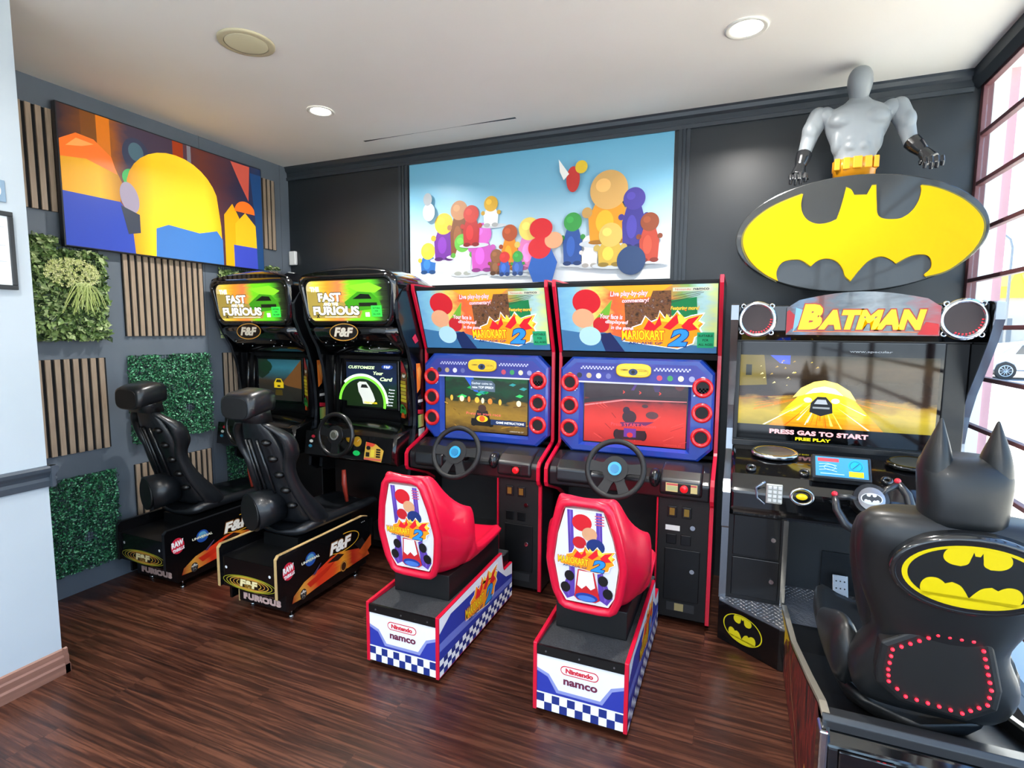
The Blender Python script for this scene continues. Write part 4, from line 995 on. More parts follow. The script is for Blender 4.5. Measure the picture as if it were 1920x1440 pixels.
        d.ring(.14, .03, .215, .20, .022, S('7ae83a'), a0=-.2, a1=PI*.98); d.ring(.14, .03, .235, .215, .02, S('d8f0d0'), a0=0.0, a1=PI*.75); d.ell(.14, .03, .19, .17, S('12260c'), a0=-.15, a1=PI*.98)
        d.poly([(.1, .17), (.12, .185), (.18, .185), (.21, .15), (.24, .1), (.26, .05), (.23, .02), (.15, .02), (.14, .06), (.11, .11)], S('c8ccc4')); d.poly([(.13, .14), (.14, .165), (.18, .165), (.2, .14)], S('1c201c'))
        d.text('CUSTOMIZE', .14, .292, .24, .022, S('d8f0b8'), shear=.2, bold=.04); d.text('Your', .29, .252, .09, .026, S('d8f0b8'), shear=.2, bold=.04); d.text('Card', .36, .21, .11, .028, S('d8f0b8'), shear=.2, bold=.04)
        d.ell(.37, .3, .05, .018, S('1c3c8a')); d.text('F&F', .37, .3, .055, .018, S('e8ecf4'), bold=.03)
        for k, tx in enumerate(('Rims', 'Paint', 'Decals', 'Engine', 'Tires', 'Exit')): d.text(tx, .41-.004*k, .135-.023*k, .05, .01, S('dfe6ea'), bold=.03)
        d.text('STREET RACER', .22, .03, .12, .014, S('e8d020'), bold=.04)
    d.done('game_picture', d0)
    # right hand instruction card on an angled board
    q = MB(); a = Vector((.262, -.625, 0)); b_ = Vector((.37, -.70, 0)); 
    o_ = ob('card_board', MB().prism([(.255, -.60), (.255, -.63), (.375, -.71), (.382, -.60)], 1.02, 1.5, 'z'), M('0a0a0c', .2, coat=.4), t)
    d = Dec((.258, -.6325, 1.04), (.117, -.08, 0), (0, 0, 1), lift=.001); cw = .138
    d.poly([(.012, 0.02), (.02, .44), (.06, .42), (.125, .35), (.13, .08), (.10, .03)], '6a2c10')
    d.poly([(.02, .36), (.02, .435), (.06, .42), (.12, .345)], 'a82024'); ff_logo(d, .075, .33, .075, 'e8e0cc')
    for k in range(6): d.rect(.02+.004*(k % 2), .145+k*.026, .122-.003*(k % 3), .166+k*.026, ['c8b81c', 'd8c82a', 'b89c1c'][k % 3])
    d.poly([(.015, .06), (.02, .12), (.06, .13), (.12, .1), (.13, .07), (.08, .05)], '2c8a34'); d.poly([(.03, .03), (.05, .07), (.09, .06), (.1, .03)], 'c8501c'); d.poly([(.04, .095), (.05, .115), (.08, .11), (.1, .09)], '10240f')
    d.done('card_print', o_)
    ob('surround_rib', MB().tube([(-.33, -.62, 1.5), (-.335, -.635, 1.3), (-.34, -.63, 1.0)], .012), GLOSS, t)
    ob('surround_rib', MB().tube([(-.28, -.61, 1.48), (-.285, -.62, 1.3), (-.29, -.62, 1.02)], .008), GLOSS, t)
    # dashboard with instruments
    rg = []
    for x in [-.383+.0766*k for k in range(11)]:
        bow = (1-(x/.383)**2)*.04
        rg.append([(x, -.56, .985+bow), (x, -.66, 1.0+bow), (x, -.86-bow*.6, .955+bow*.6), (x, -.90-bow*.6, .80), (x, -.86, .765), (x, -.56, .765)])
    dm = ob('dashboard', MB().loft(rg), M('08090a', .2, coat=.5), t)
    # instrument face: slightly slanted plane
    V = Vector((0, .05, .155)).normalized(); d = Dec((-.37, -.930, .80), (1, 0, 0), (0, .0, 1), lift=.0008)
    O = Vector((-.37, -.9265, .80)); fp = MB().prism([(-.92, .80), (-.925, .80), (-.90, .965), (-.89, .965)], -.375, .375)
    fo2 = ob('instrument_face', fp, M('0a0a0b', .25, coat=.4), t)
    d = Dec((-.375, -.925, .80), (1, 0, 0), (0, .025, .165), lift=.0008)
    for u, v, c in ((.07, .13, 'a81c30'), (.055, .095, 'c8d0cc'), (.05, .06, '2a7a9a')): d.ell(u, v, .017, .011, c, n=18)
    for u, v, r_ in ((.215, .14, .02), (.25, .14, .03), (.395, .145, .032), (.42, .135, .02), (.465, .125, .036)):
        d.ell(u, v, r_, r_, 'a88a2c', n=24); d.ell(u, v, r_*.8, r_*.8, '3a2c10' if r_ < .03 else 'c8921c', n=24); d.line([(u, v), (u+r_*.5, v+r_*.5)], .003, 'e8e0d0')
    d.ell(.465, .045, .03, .018, M('18a850', .3, emit=.5), n=24)
    d.poly([(.53, .01), (.54, .13), (.62, .12), (.69, .08), (.675, .0)], 'c8a03c'); d.poly([(.54, .10), (.545, .13), (.62, .12), (.6, .1)], 'c8402c')
    d.rect(.545, .03, .575, .06, '20180c'); d.rect(.585, .03, .615, .08, 'd8c43a')
    for k in range(4): d.rect(.63, .03+.016*k, .665, .041+.016*k, '18140c')
    d.rect(.535, .008, .675, .022, 'c85a4a'); d.ell(.565, .09, .018, .014, '14100c', n=16)
    d.done('instrument_print', fo2)
    steering(t, (-.03, -.99, .975), .12, .142, M('0f1012', .3, coat=.2), (M('b8b8b0', .25, .8), M('6a6c60', .3, .6)), [PI*.06, PI*.94, PI*1.5], r=.0155)
    ob('shift_lever', MB().tube([(.02, -.95, .5), (.0, -.95, .62), (-.01, -.94, .72)], [.012, .018, .014]), M('8a2a1c', .4), t)
    ob('lower_cabinet', MB().box(-ix, ix, -.60, -.43, .04, .78), M('060607', .4), t, bevel=.004)
    ob('pedal', MB().box(.02, .12, -.66, -.60, .12, .26).box(-.14, -.04, -.66, -.60, .12, .26), STEEL, t)
    for x in (-.36, .36):
        ob('foot', MB().cyl((x, -.12, 0), (x, -.12, .04), .02, 12), STEEL, t); ob('foot', MB().cyl((x, -.55, 0), (x, -.55, .04), .02, 12), STEEL, t)
    return t
street_cabinet(.462, 'black street racing cabinet in the room corner, yellow car on its screen', 0)
street_cabinet(1.355, 'black street racing cabinet beside the red-edged ones, white car in a green ring on screen', 1)

def street_seat(cx, lab, worn):
    t = thing('racing_seat', lab, 'arcade seat', (cx, 0, 0), 0, 'black high back racing seats on black pedestals')
    hw = .235; wood = M('b89a66', .7) if worn else M('24262a', .3, .4)
    BK = M('08080a', .22, coat=.3)
    # upper box overhangs at the rear above a narrower lower box
    side = [(-1.71, .165), (-1.71, .40), (-1.69, .42), (-.95, .415), (-.90, .40), (-.87, .22), (-.90, .13), (-1.0, .055), (-1.635, .055), (-1.635, .165)]
    for s_ in (-1, 1):
        x0, x1 = (hw-.018, hw) if s_ > 0 else (-hw, -hw+.018)
        sp = ob('side_board', MB().prism(side, x0, x1), BK, t)
        rg = [[(x0-.001, y-.0025*(1 if i < 3 else 0), z+.001), (x1+.001, y-.0025*(1 if i < 3 else 0), z+.001), (x1+.0005, y, z-.004), (x0-.0005, y, z-.004)] for i, (y, z) in enumerate(side[0:5])]
        es = ob('board_edge', MB().loft(rg, smooth=False), wood, sp); es['label'] = 'chipped bare wood edge' if worn else 'dark smooth edge'
        if s_ > 0:
            d = Dec((hw, -1.71, 0), (0, 1, 0), (0, 0, 1), lift=.0006)
            d.ell(.085, .30, .045, .052, 'c8203a', n=24); d.text('RAW', .085, .315, .085, .04, 'f0f0f0', shear=.1, bold=.06, rot=.12); d.text('THRILLS', .09, .275, .08, .022, 'f0f0f0', shear=.1, bold=.06, rot=.12)
            d.ell(.26, .305, .045, .042, '1f4a9a', n=24); d.ell(.26, .312, .03, .025, '5a9ac0', n=16); d.text('UNIVERSAL', .26, .302, .15, .016, 'f0ecd8', bold=.03, out='3a3a2a', ow=.002)
            d.ring(.56, .30, .155, .06, .006, 'd8a42c', a0=-2.4, a1=1.6); d.text('F&F', .53, .295, .21, .075, 'f4f2ea', shear=.2, bold=.05, out='7a4a14', ow=.006)
            # red flame car streaking along the lower edge
            car = [(.10, .095), (.115, .135), (.2, .185), (.33, .215), (.43, .245), (.52, .25), (.62, .225), (.72, .2), (.80, .16), (.82, .12), (.6, .11), (.5, .12), (.3, .105), (.18, .092)]
            d.poly(car, grad_mat('flame_car', [(0, '8a1c14'), (.12, 'd89a3c'), (.3, 'd83018'), (.5, 'e04a1c'), (.62, 'e89a2a'), (.75, 'a82014'), (1, 'e0602a')], axis=0, noise=.15, nsc=(1, 6, 1)))
            d.poly([(.22, .165), (.38, .195), (.48, .21), (.4, .17), (.25, .13)], 'c82a14'); d.poly([(.4, .22), (.5, .245), (.56, .22), (.5, .20)], '2a1410')
            d.ell(.19, .115, .026, .032, '2a2626', n=20); d.text('*', .19, .115, .045, .05, 'd0ccc4', bold=.05); d.ell(.55, .14, .032, .036, '3a1c10', n=20); d.ring(.55, .14, .03, .034, .007, 'c88a3c', n=20)
            d.poly([(.27, .2), (.34, .25), (.345, .245), (.29, .195)], '4a3a5a'); d.poly([(.66, .25), (.74, .27), (.78, .22), (.72, .19)], '1a1414')
            if worn: d.poly([(.70, .18), (.84, .26), (.84, .18), (.76, .13)], 'c8501c')
            for k in range(3): d.ell(.74+.015*k, .375, .003, .003, 'd8d8d8', n=8); d.k -= 1
            d.done('side_print', sp)
    ob('pedestal_body', MB().box(-hw+.018, hw-.018, -1.695, -.9, .165, .345).box(-hw+.10, hw-.018, -1.605, -.9, .055, .165), M('0b0c0e', .4), t)
    d = Dec((-hw+.018, -1.695, .165), (1, 0, 0), (0, 0, 1), lift=.0006); w = 2*hw-.036
    bd = ob('rear_board', MB().box(-hw+.018, hw-.018, -1.697, -1.693, .165, .345), BK, t)
    d.O.y = -1.697
    for k in range(5): d.ring(w/2, .045, .21-.028*k, .045-.004*k, .0055, ['8a8a20', 'a89a2a', 'c8a03c', 'b87a30', 'c8a03c'][k], n=48)
    d.rect(w/2-.075, .02, w/2+.075, .07, '1a1008'); d.text('F&F', w/2, .045, .14, .045, 'e8dca8', shear=.1, bold=.06, out='7a5a1c', ow=.004)
    for u in (.04, w-.05): d.ell(u, .12, .009, .009, 'd0d4d8', n=16)
    d.done('rear_print', bd)
    ob('lower_rear_board', MB().box(-hw+.08, hw-.018, -1.635, -1.605, .055, .165), M('0b0b0d', .3), t)
    d = Dec((-hw+.08, -1.635, .055), (1, 0, 0), (0, 0, 1), lift=.0006)
    d.text('FAST AND THE', .2, .068, .16, .012, '8a5a50', bold=.05); d.text('FURIOUS', .185, .036, .30, .042, 'c8a8a0', bold=.09)
    d.done('lower_print', t)
    ob('edge_cap', MB().box(-hw+.076, -hw+.083, -1.637, -1.60, .05, .165), wood, t)
    for x, y in ((-.13, -1.56), (.20, -1.58), (-.13, -1.0), (.2, -1.0)):
        ob('leveling_foot', MB().mat(CHROME).cyl((x, y, 0), (x, y, .012), .02, 16, .012).cyl((x, y, .012), (x, y, .06), .006, 10), None, t)
    # seat shell
    sx0 = -.01
    SB = M('14171b', .33, coat=.15)
    ob('seat_mount', MB().box(-.14, .14, -1.45, -.95, .345, .42), BLACK, t)
    # seat base: pan with rolled front to rear tunnels
    rg = []
    for y, z, w_ in ((-1.48, .46, .19), (-1.40, .50, .215), (-1.25, .50, .225), (-1.0, .475, .22), (-.8, .475, .21), (-.70, .46, .19), (-.67, .42, .17)):
        rg.append([(-w_, y, z), (-w_*.8, y, z+.035), (-w_*.55, y, z-.01), (0, y, z-.02), (w_*.55, y, z-.01), (w_*.8, y, z+.035), (w_, y, z), (w_*.95, y, .42), (-w_*.95, y, .42)])
    ob('seat_pan', MB().loft(rg), SB, t, sub=1)
    # backrest: spine plate leaning back with two side bolsters
    def pt(tv): # centre line of the back from low to high
        return Vector((0, -1.40-.25*tv, .47+.73*tv))
    rg = []
    for tv, w_, dep in ((0, .20, .10), (.15, .185, .09), (.35, .165, .07), (.55, .15, .06), (.72, .15, .055), (.86, .115, .05), (1.0, .085, .045)):
        c = pt(tv)
        rg.append([(-w_, c.y+dep*1.6, c.z), (-w_, c.y, c.z), (-w_*.5, c.y-.01, c.z), (w_*.5, c.y-.01, c.z), (w_, c.y, c.z), (w_, c.y+dep*1.6, c.z), (w_*.6, c.y+dep*.7, c.z), (-w_*.6, c.y+dep*.7, c.z)])
    bk = ob('seat_back', MB().loft(rg), SB, t, sub=1)
    for s_ in (-1, 1):
        rg = []
        for tv, xo, r1, dy in ((-.02, .215, .075, .12), (.12, .215, .085, .10), (.28, .19, .06, .05), (.42, .175, .045, .03), (.55, .172, .042, .03), (.62, .185, .05, .05), (.68, .218, .06, .06), (.82, .218, .055, .06), (.87, .19, .045, .04), (.91, .15, .034, .02), (.95, .12, .03, .01)):
            c = pt(tv)+Vector((s_*(xo-.03), dy, 0))
            rg.append([c+Vector((math.cos(a)*.034*s_, math.sin(a)*r1, math.sin(a)*.0)) for a in [2*PI*k/10 for k in range(10)]])
        ob('side_bolster', MB().loft(rg), SB, bk, sub=1)
        # lumbar drums at the bottom rear corners
    # ribbed rear channel, slots and drum
    mb = MB()
    for x in (-.09, -.055, .02): mb.tube([pt(.12)+Vector((x, -.018, 0)), pt(.8)+Vector((x*.8, -.016, 0))], .009, 8)
    ob('rear_ribs', mb, M('0d0f12', .3, coat=.3), bk)
    for k in range(5):
        c = pt(.22+.14*k)+Vector((.115-.01*k, -.005, 0)); ob('back_vent', MB().ell(c, (.035, .03, .022), 12, 8), M('050607', .35), bk)
    ob('lumbar_drum', MB().mat(SB).cyl((-.07, -1.60, .60), (-.02, -1.44, .62), .118, 32, .105).mat(M('090a0c', .5)).cyl((-.0735, -1.612, .60), (-.07, -1.60, .60), .106, 32), None, bk)
    # headrest: rounded trapezoid block
    def hr(w_, h_, y, zc): return [(sxq*w_*(abs(math.cos(a))**.55), y, zc+szq*h_*(abs(math.sin(a))**.6)) for a, sxq, szq in [(2*PI*k/20, math.copysign(1, math.cos(2*PI*k/20)), math.copysign(1, math.sin(2*PI*k/20))) for k in range(20)]]
    ho = ob('headrest', MB().loft([hr(.10, .06, -1.742, 1.255), hr(.115, .07, -1.735, 1.257), hr(.118, .074, -1.70, 1.27), hr(.11, .074, -1.60, 1.285), hr(.095, .065, -1.54, 1.28), hr(.06, .04, -1.52, 1.27)]), SB, t)
    ob('headrest_inset', MB().loft([hr(.098, .058, -1.7425, 1.255), hr(.098, .058, -1.745, 1.255)], smooth=False), M('07080a', .55), ho)
    ob('neck', MB().loft([[(-.09, -1.67, 1.16), (.09, -1.67, 1.16), (.09, -1.56, 1.16), (-.09, -1.56, 1.16)], [(-.085, -1.68, 1.26), (.085, -1.68, 1.26), (.085, -1.58, 1.27), (-.085, -1.58, 1.27)]]), SB, bk)
    return t
street_seat(.335, 'black high-back racing seat closest to the foliage wall, on a smooth-edged pedestal', False)
street_seat(1.27, 'black high-back racing seat beside the pink-red seats, on a pedestal with chipped wood edges', True)

# ================================================================== SILVER EDGED CABINET WITH ATTACHED COCKPIT
def hero_cabinet():
    X0, X1 = 3.815, 4.93; cx = 4.372
    t = thing('arcade_machine', 'large black sit-down arcade machine with silver edges and a horned seat beside the windows', 'arcade machine', (cx, 0, 0))
    hw = (X1-X0)/2; T = .03
    prof = [(-.05, 1.83), (-.78, 1.845), (-.85, 1.835), (-.85, 1.76), (-.80, 1.66), (-.72, 1.54), (-.62, 1.40), (-.56, 1.28), (-.525, 1.14), (-.54, 1.02), (-.70, .98), (-.90, .93), (-.97, .88), (-.97, .70), (-.78, .68), (-.76, .62), (-.77, .22), (-.05, .22)]
    for s_ in (-1, 1):
        a, b_ = (hw-T, hw) if s_ > 0 else (-hw, -hw+T)
        sp = ob('side_panel', MB().prism(prof, a, b_), M('0a0b0c', .2, coat=.4), t)
        rg = []
        for i, (y, z) in enumerate(prof[1:17]):
            rg.append([(a-.003, y-.014, z), (b_+.003, y-.014, z), (b_+.003, y+.002, z-.002), (a-.003, y+.002, z-.002)])
        ob('edge_trim', MB().loft(rg, smooth=False), M('8e9196', .22, 1), sp)['label'] = 'shiny chrome edge'
    ix = hw-T
    ob('carcass', MB().box(-ix, ix, -.07, -.05, .22, 1.82).box(-ix, ix, -.50, -.07, 1.78, 1.82), MATTE, t)
    # head with banner and two speakers
    hd = ob('header', MB().prism([(-.50, 1.82), (-.80, 1.835), (-.80, 1.70), (-.70, 1.655), (-.50, 1.655)], -ix, ix), M('08090a', .12, coat=.6), t, bevel=.006)
    for x, r_ in ((-.435, .082), (.43, .085)):
        sp = ob('speaker_ring', MB().torus((x, -.808, 1.762), r_, .012, (0, -1, 0), n=36, m=10), CHROME, t)
        sp['label'] = 'chrome ringed speaker'
        mb = MB()
        for a in (.8, 2.35, 3.9, 5.5): mb.torus((x+math.cos(a)*(r_+.014), -.806, 1.762+math.sin(a)*(r_+.014)), .010, .005, (0, -1, 0), n=16, m=6)
        ob('mounting_lugs', mb, CHROME, sp)
        ob('speaker_mesh', MB().cyl((x, -.80, 1.762), (x, -.812, 1.762), r_-.01, 32, smooth=False), M('3a2e2e', .6), sp)
        mb = MB().mat(M('ff2030', .3, emit=2.5))
        for k in range(11):
            a = -2.0+k*.2; mb.ell((x+math.cos(a)*(r_-.017), -.813, 1.762+math.sin(a)*(r_-.017)), .0035, 6, 4)
        ob('red_leds', mb, None, sp)
    # banner: gently arched top
    bx0, bx1 = -.30, .335
    pts = [(bx0, 1.685), (bx1, 1.685), (bx1, 1.82)]+[(bx1-(bx1-bx0)*k/12, 1.845+.05*math.sin(PI*k/12)) for k in range(1, 12)]+[(bx0, 1.82)]
    bn = ob('banner', MB().prism(pts, -.835, -.815, 'y'), M('2a2c2e', .1, coat=.8), t)
    d = Dec((0, -.835, 0), (1, 0, 0), (0, 0, 1), lift=.0008)
    d.poly(pts, grad_mat('banner_print', [(0, '3a1418'), (.1, '4a6a84'), (.2, '7a3a2c'), (.35, '50565a'), (.6, '8a8f90'), (.8, '6a6e70'), (1, 'a01c20')], axis=0, noise=.3, rough=.1, coat=.8))
    d.rect(-.27, 1.700, .26, 1.704, 'e0702c'); d.poly([(.25, 1.69), (.33, 1.69), (.33, 1.74), (.28, 1.75)], 'c81c20'); d.poly([(-.30, 1.69), (-.27, 1.72), (-.24, 1.76), (-.29, 1.81), (-.30, 1.8)], 'a81c24'); d.poly([(-.27, 1.70), (-.2, 1.8), (-.26, 1.82)], '7ab0c8')
    ty, to = M('f0d400', .3, emit=.3), M('a8321c', .3, emit=.1)
    d.text('B', -.195, 1.774, .105, .125, ty, shear=.22, bold=.07, out=to, ow=.006)
    d.text('ATMAN', .060, 1.760, .44, .095, ty, shear=.22, bold=.06, out=to, ow=.006)
    d.done('banner_print', bn)
    # screen and surround
    y0 = -.60
    sr = MB()
    sr.box(-ix, ix, y0-.03, -.5, 1.645, 1.66).box(-ix, ix, y0-.03, -.5, 1.06, 1.095).box(-ix, -.505, y0-.01, -.5, 1.09, 1.65).box(.432, ix, y0-.01, -.5, 1.09, 1.65)
    ob('screen_surround', sr, M('141618', .35), t, bevel=.004)
    ds = ob('display', MB().box(-.505, .432, y0+.0, y0+.03, 1.095, 1.645), M('070809', .04, coat=1), t)
    d = Dec((-.503, y0, 1.097), (1, 0, 0), (0, 0, 1), lift=.0003); w, h = .933, .545
    E = .8
    def C(c, e=E): return M(c, .06, emit=e)
    d.rect(0, 0, w, h, M('08090a', .05, emit=0))
    d.rect(0, .085, w*.985, h*.87, grad_mat('city_screen', [(0, '8a7a20'), (.2, 'b0952c'), (.36, '8a6a2c'), (.42, '2c2018'), (.6, '221a14'), (.85, '3a2c1c'), (1, '2a2618')], emit=E, noise=.25, rough=.06))
    d.poly([(0, .30), (0, h*.87), (.12, h*.87), (.14, .31)], C('6a5a14')); d.rect(.03, .36, .06, .42, C('20200c')); d.poly([(.15, h*.87), (.25, h*.87), (.25, h*.78), (.2, h*.79)], C('2040b8'))
    R = random.Random(9)
    for k in range(22):
        x, y = R.uniform(.1, .42), R.uniform(.28, .45); s = R.uniform(.004, .014); d.poly([(x, y), (x+s*1.5, y+s*.4), (x+s, y+s)], C(R.choice(['e8d88a', 'd8b83a', 'a8842c']))); d.k -= 1
    d.k += 1
    d.poly([(.16, .085), (.70, .085), (.60, .2), (.52, .29), (.42, .325), (.33, .29), (.25, .2)], grad_mat('fire_trail', [(0, 'b87a18'), (.4, 'e8b020'), (.7, 'ffd030'), (1, 'f09010')], emit=.9, noise=.5, nsc=(1.5, 6, 1), rough=.06))
    R = random.Random(4)
    for k in range(34):
        a_ = PI+.12+(PI-.24)*R.random(); r0, r1 = R.uniform(.05, .12), R.uniform(.16, .34); c_, q_ = math.cos(a_)*1.25, math.sin(a_)*.75; wd = R.uniform(.002, .007)
        y1 = max(.087, .27+q_*r1)
        d.poly([(.41+c_*r0, .27+q_*r0), (.41+c_*r1+wd, y1), (.41+c_*r1-wd, y1)], C(R.choice(['ffe860', 'e87818', 'fff4b0', 'c86010']), 1)); d.k -= 1
    d.k += 1
    d.poly([(.27, .245), (.31, .30), (.37, .335), (.42, .345), (.48, .33), (.54, .29), (.57, .24), (.50, .27), (.46, .285), (.41, .29), (.36, .28), (.32, .26)], C('ffe468', 1.1))
    d.poly([(.33, .265), (.37, .3), (.42, .312), (.47, .3), (.51, .265), (.46, .275), (.41, .28), (.37, .275)], C('fffbe0', 1.3))
    for x_ in (.345, .475): d.ell(x_, .235, .02, .014, C('fff8d0', 1.3), n=14)
    d.poly([(.355, .17), (.36, .22), (.39, .255), (.43, .255), (.46, .22), (.465, .17), (.41, .15)], C('2a2c30')); d.poly([(.375, .215), (.39, .24), (.43, .24), (.44, .215)], C('a8acb0')); d.rect(.37, .19, .45, .2, C('8a8e90'))
    d.text('PRESS GAS TO START', .40, .052, .47, .026, C('f0a8a8', 1), bold=.05, space=1.05); d.text('FREE PLAY', .38, .018, .17, .017, C('e8d820', 1), bold=.04)
    d.text('www.specular', .62, .50, .19, .014, C('a0a4a8', .4), bold=.02)
    d.done('game_picture', ds)
    # control deck
    deck = MB().prism([(-.52, 1.07), (-.58, 1.075), (-.80, 1.02), (-.92, .97), (-.975, .90), (-.975, .79), (-.93, .745), (-.76, .72), (-.52, .72)], -ix, ix)
    dk = ob('control_deck', deck, M('0a0b0d', .1, coat=.8), t, bevel=.02, seg=3)
    N = Vector((0, -.05-.0, .22))
    for x, m_ in ((-.315, CHROME), (.30, M('30322f', .25, .3))):
        rgp = [[(x+.105*math.cos(a)*q, -.74+.06*math.sin(a)*q-.0, 1.047+.016*math.sin(a)*q+zq) for a in [2*PI*k/28 for k in range(28)]] for q, zq in ((1.12, 0), (1.08, .016), (.95, .02), (.9, .014))]
        pd = ob('speaker_pod', MB().loft(rgp), m_ if x < 0 else GLOSS, t, smooth_it=0)
        ob('pod_grille', MB().loft([[(x+.095*math.cos(a), -.74+.052*math.sin(a), 1.0615+.014*math.sin(a)+z_) for a in [2*PI*k/28 for k in range(28)]] for z_ in (0, .003)], smooth=False), M('6a6e70', .3, .6) if x < 0 else M('3c3f3c', .5), pd)
    for x in (-.43, -.185, .165):
        ob('deck_bolt_cup', MB().torus((x, -.885, .995), .017, .009, (0, -.6, 1), n=20, m=8), M('202327', .1, coat=.8), dk)
    # small info screen in the middle
    V = Vector((0, .5, .75)).normalized(); c = Vector((-.035, -.94, 1.05))
    pm = MB(); U = Vector((1, 0, 0)); Nn = U.cross(V)
    def slab(w_, h_, n0, n1):
        return [[c+U*x+V*v+Nn*n for x, v in ((-w_, -h_), (w_, -h_), (w_, h_), (-w_, h_))] for n in (n0, n1)]
    pm.loft(slab(.125, .062, -.06, 0), smooth=False)
    io = ob('info_panel', pm, M('3a3e42', .2, .5), t, bevel=.008)
    d = Dec(c-U*.11-V*.05, U, V, lift=.001); d.rect(0, 0, .22, .10, M('3a8ab8', .15, emit=.35)); d.rect(.01, .075, .10, .093, M('c8404a', .2, emit=.5)); d.ell(.17, .06, .032, .032, M('1a9ad0', .2, emit=.4)); d.ring(.17, .06, .026, .026, .002, '103a6a')
    d.line([(.155, .045), (.185, .075)], .003, '103a6a'); d.rect(.14, .006, .20, .032, M('f0d020', .2, emit=.5))
    for k in range(3): d.line([(.015, .06-.015*k), (.05, .065-.015*k), (.09, .055-.015*k)], .003, 'a8d8f0'); 
    d.ring(.06, .045, .025, .015, .002, 'a8d8f0'); d.rect(.02, .01, .12, .014, 'a8d8f0'); d.done('info_print', io)
    # keypad
    kp = ob('keypad', MB().box(-.36, -.285, -.985, -.972, .845, .945), M('b8bab4', .3, .6), t, bevel=.005)
    for r_ in range(4):
        for c_ in range(3):
            ob('key', MB().box(-.35+c_*.0225, -.35+c_*.0225+.016, -.990, -.985, .856+r_*.0215, .856+r_*.0215+.015), M('d8dad6', .35), kp, bevel=.002)
    ob('keypad_guard', MB().tube([(-.365, -.985, .84), (-.40, -.985, .87), (-.405, -.985, .92), (-.365, -.985, .955)], .006, 8), M('8a96a8', .15, .8), dk)
    # round start button with emblem
    sbt = ob('start_button', MB().mat(CHROME).torus((-.20, -.976, .895), .038, .008, (0, -1, 0), sx=1.25, n=28, m=8).mat(M('e8d010', .25, emit=.35)).ell((-.20, -.978, .895), (.026, .01, .016)), None, dk)
    sbt['label'] = 'yellow oval start button'
    # yoke steering wheel
    yk = MB().mat(M('24272b', .3, coat=.3)); cc = Vector((.06, -1.10, .95))
    ax = Vector((0, -.9, .42)).normalized(); upv = Vector((0, .42, .9)).normalized()
    def Q(x, v, n=0):
        a_ = .34; return cc+Vector((x*math.cos(a_)-v*math.sin(a_), 0, 0))+upv*(x*math.sin(a_)+v*math.cos(a_))+ax*n
    for s_ in (-1, 1):
        yk.tube([Q(s_*.13, .045), Q(s_*.145, -.01), Q(s_*.135, -.08), Q(s_*.10, -.13), Q(s_*.06, -.12)], [.015, .018, .02, .018, .014], 12)
        yk.tube([Q(s_*.13, .04), Q(s_*.08, .03), Q(s_*.03, .0)], [.014, .013, .016], 10); yk.tube([Q(s_*.07, -.125), Q(s_*.03, -.05)], .014, 10)
    yk.mat(M('1a1c1f', .2, coat=.5)); yk.cyl(Q(0, 0, -.02), Q(0, 0, .012), .07, 28)
    yo = ob('steering_yoke', yk, None, t)
    ob('yoke_hub', MB().cyl(Q(0, 0, .012), Q(0, 0, .022), .052, 28), CHROME, yo)['label'] = 'polished chrome hub'
    d = Dec(Q(0, 0, .022), (1, 0, 0), upv, lift=.0008); bat_oval(d, 0, 0, .042, .026, yel='c8ccd0', blk='303438'); d.done('hub_emblem', yo)
    mb = MB().mat(M('c81c30', .25, coat=.4)).ell(Q(-.13, .055, .004), .014, 12, 8).ell(Q(.13, .055, .004), .014, 12, 8)
    ob('thumb_buttons', mb, None, yo)['label'] = 'red thumb buttons'
    ob('steering_column', MB().cyl(Q(0, 0, -.02), Q(0, 0, -.12), .045, 20, .06), BLACK, t)
    # lower cabinet: coin doors at left, recessed pedal wall
    cd = ob('coin_cabinet', MB().box(-ix, -.235, -.765, -.1, .225, .725), M('08090a', .3, coat=.2), t)
    for z0_, z1_ in ((.475, .70), (.245, .465)):
        dd = ob('coin_door', MB().box(-.50, -.265, -.775, -.765, z0_, z1_), M('0a0c0e', .3, coat=.3), t, bevel=.004)
        ob('door_lock', MB().mat(CHROME).cyl((-.30, -.775, (z0_+z1_)/2), (-.30, -.788, (z0_+z1_)/2), .012, 16), None, dd)
    ob('corner_trim', MB().box(-.255, -.232, -.79, -.765, .225, .725), CHROME, t)['label'] = 'vertical chrome corner trim'
    ob('pedal_wall', MB().box(-.232, ix, -.50, -.48, .225, .75), M('22272b', .45), t)
    pp = ob('pedal_plate', MB().box(-.03, .25, -.512, -.50, .26, .47), M('1a1e22', .4, .2), t)
    for x in (.02, .16):
        pd = ob('pedal', MB().prism([(-.60, .25), (-.55, .36), (-.535, .355), (-.58, .245)], x, x+.075), STEEL, t, bevel=.003)
        mb = MB().mat(BLACK)
        for i in range(3):
            for j in range(3): mb.ell((x+.018+.02*i, -.566-.016*j+.0, .33-.034*j), .004, 6, 4)
        ob('pedal_grips', mb, None, pd)
    # diamond plate deck and angled black step with oval emblem
    m, nt, b = node_mat('diamond_tread_plate', .28, .95); L = nt.links.new
    b.inputs['Base Color'].default_value = (.55, .57, .6, 1)
    tcx = nt.nodes.new('ShaderNodeTexCoord'); ck = nt.nodes.new('ShaderNodeTexBrick'); mp = nt.nodes.new('ShaderNodeMapping'); mp.inputs['Rotation'].default_value = (0, 0, .78)
    ck.inputs['Scale'].default_value = 1; ck.inputs['Brick Width'].default_value = .04; ck.inputs['Row Height'].default_value = .012; ck.inputs['Mortar Size'].default_value = .0028; ck.inputs['Mortar Smooth'].default_value = .6
    ck.inputs['Color1'].default_value = (1, 1, 1, 1); ck.inputs['Color2'].default_value = (0, 0, 0, 1); ck.inputs['Mortar'].default_value = (0, 0, 0, 1)
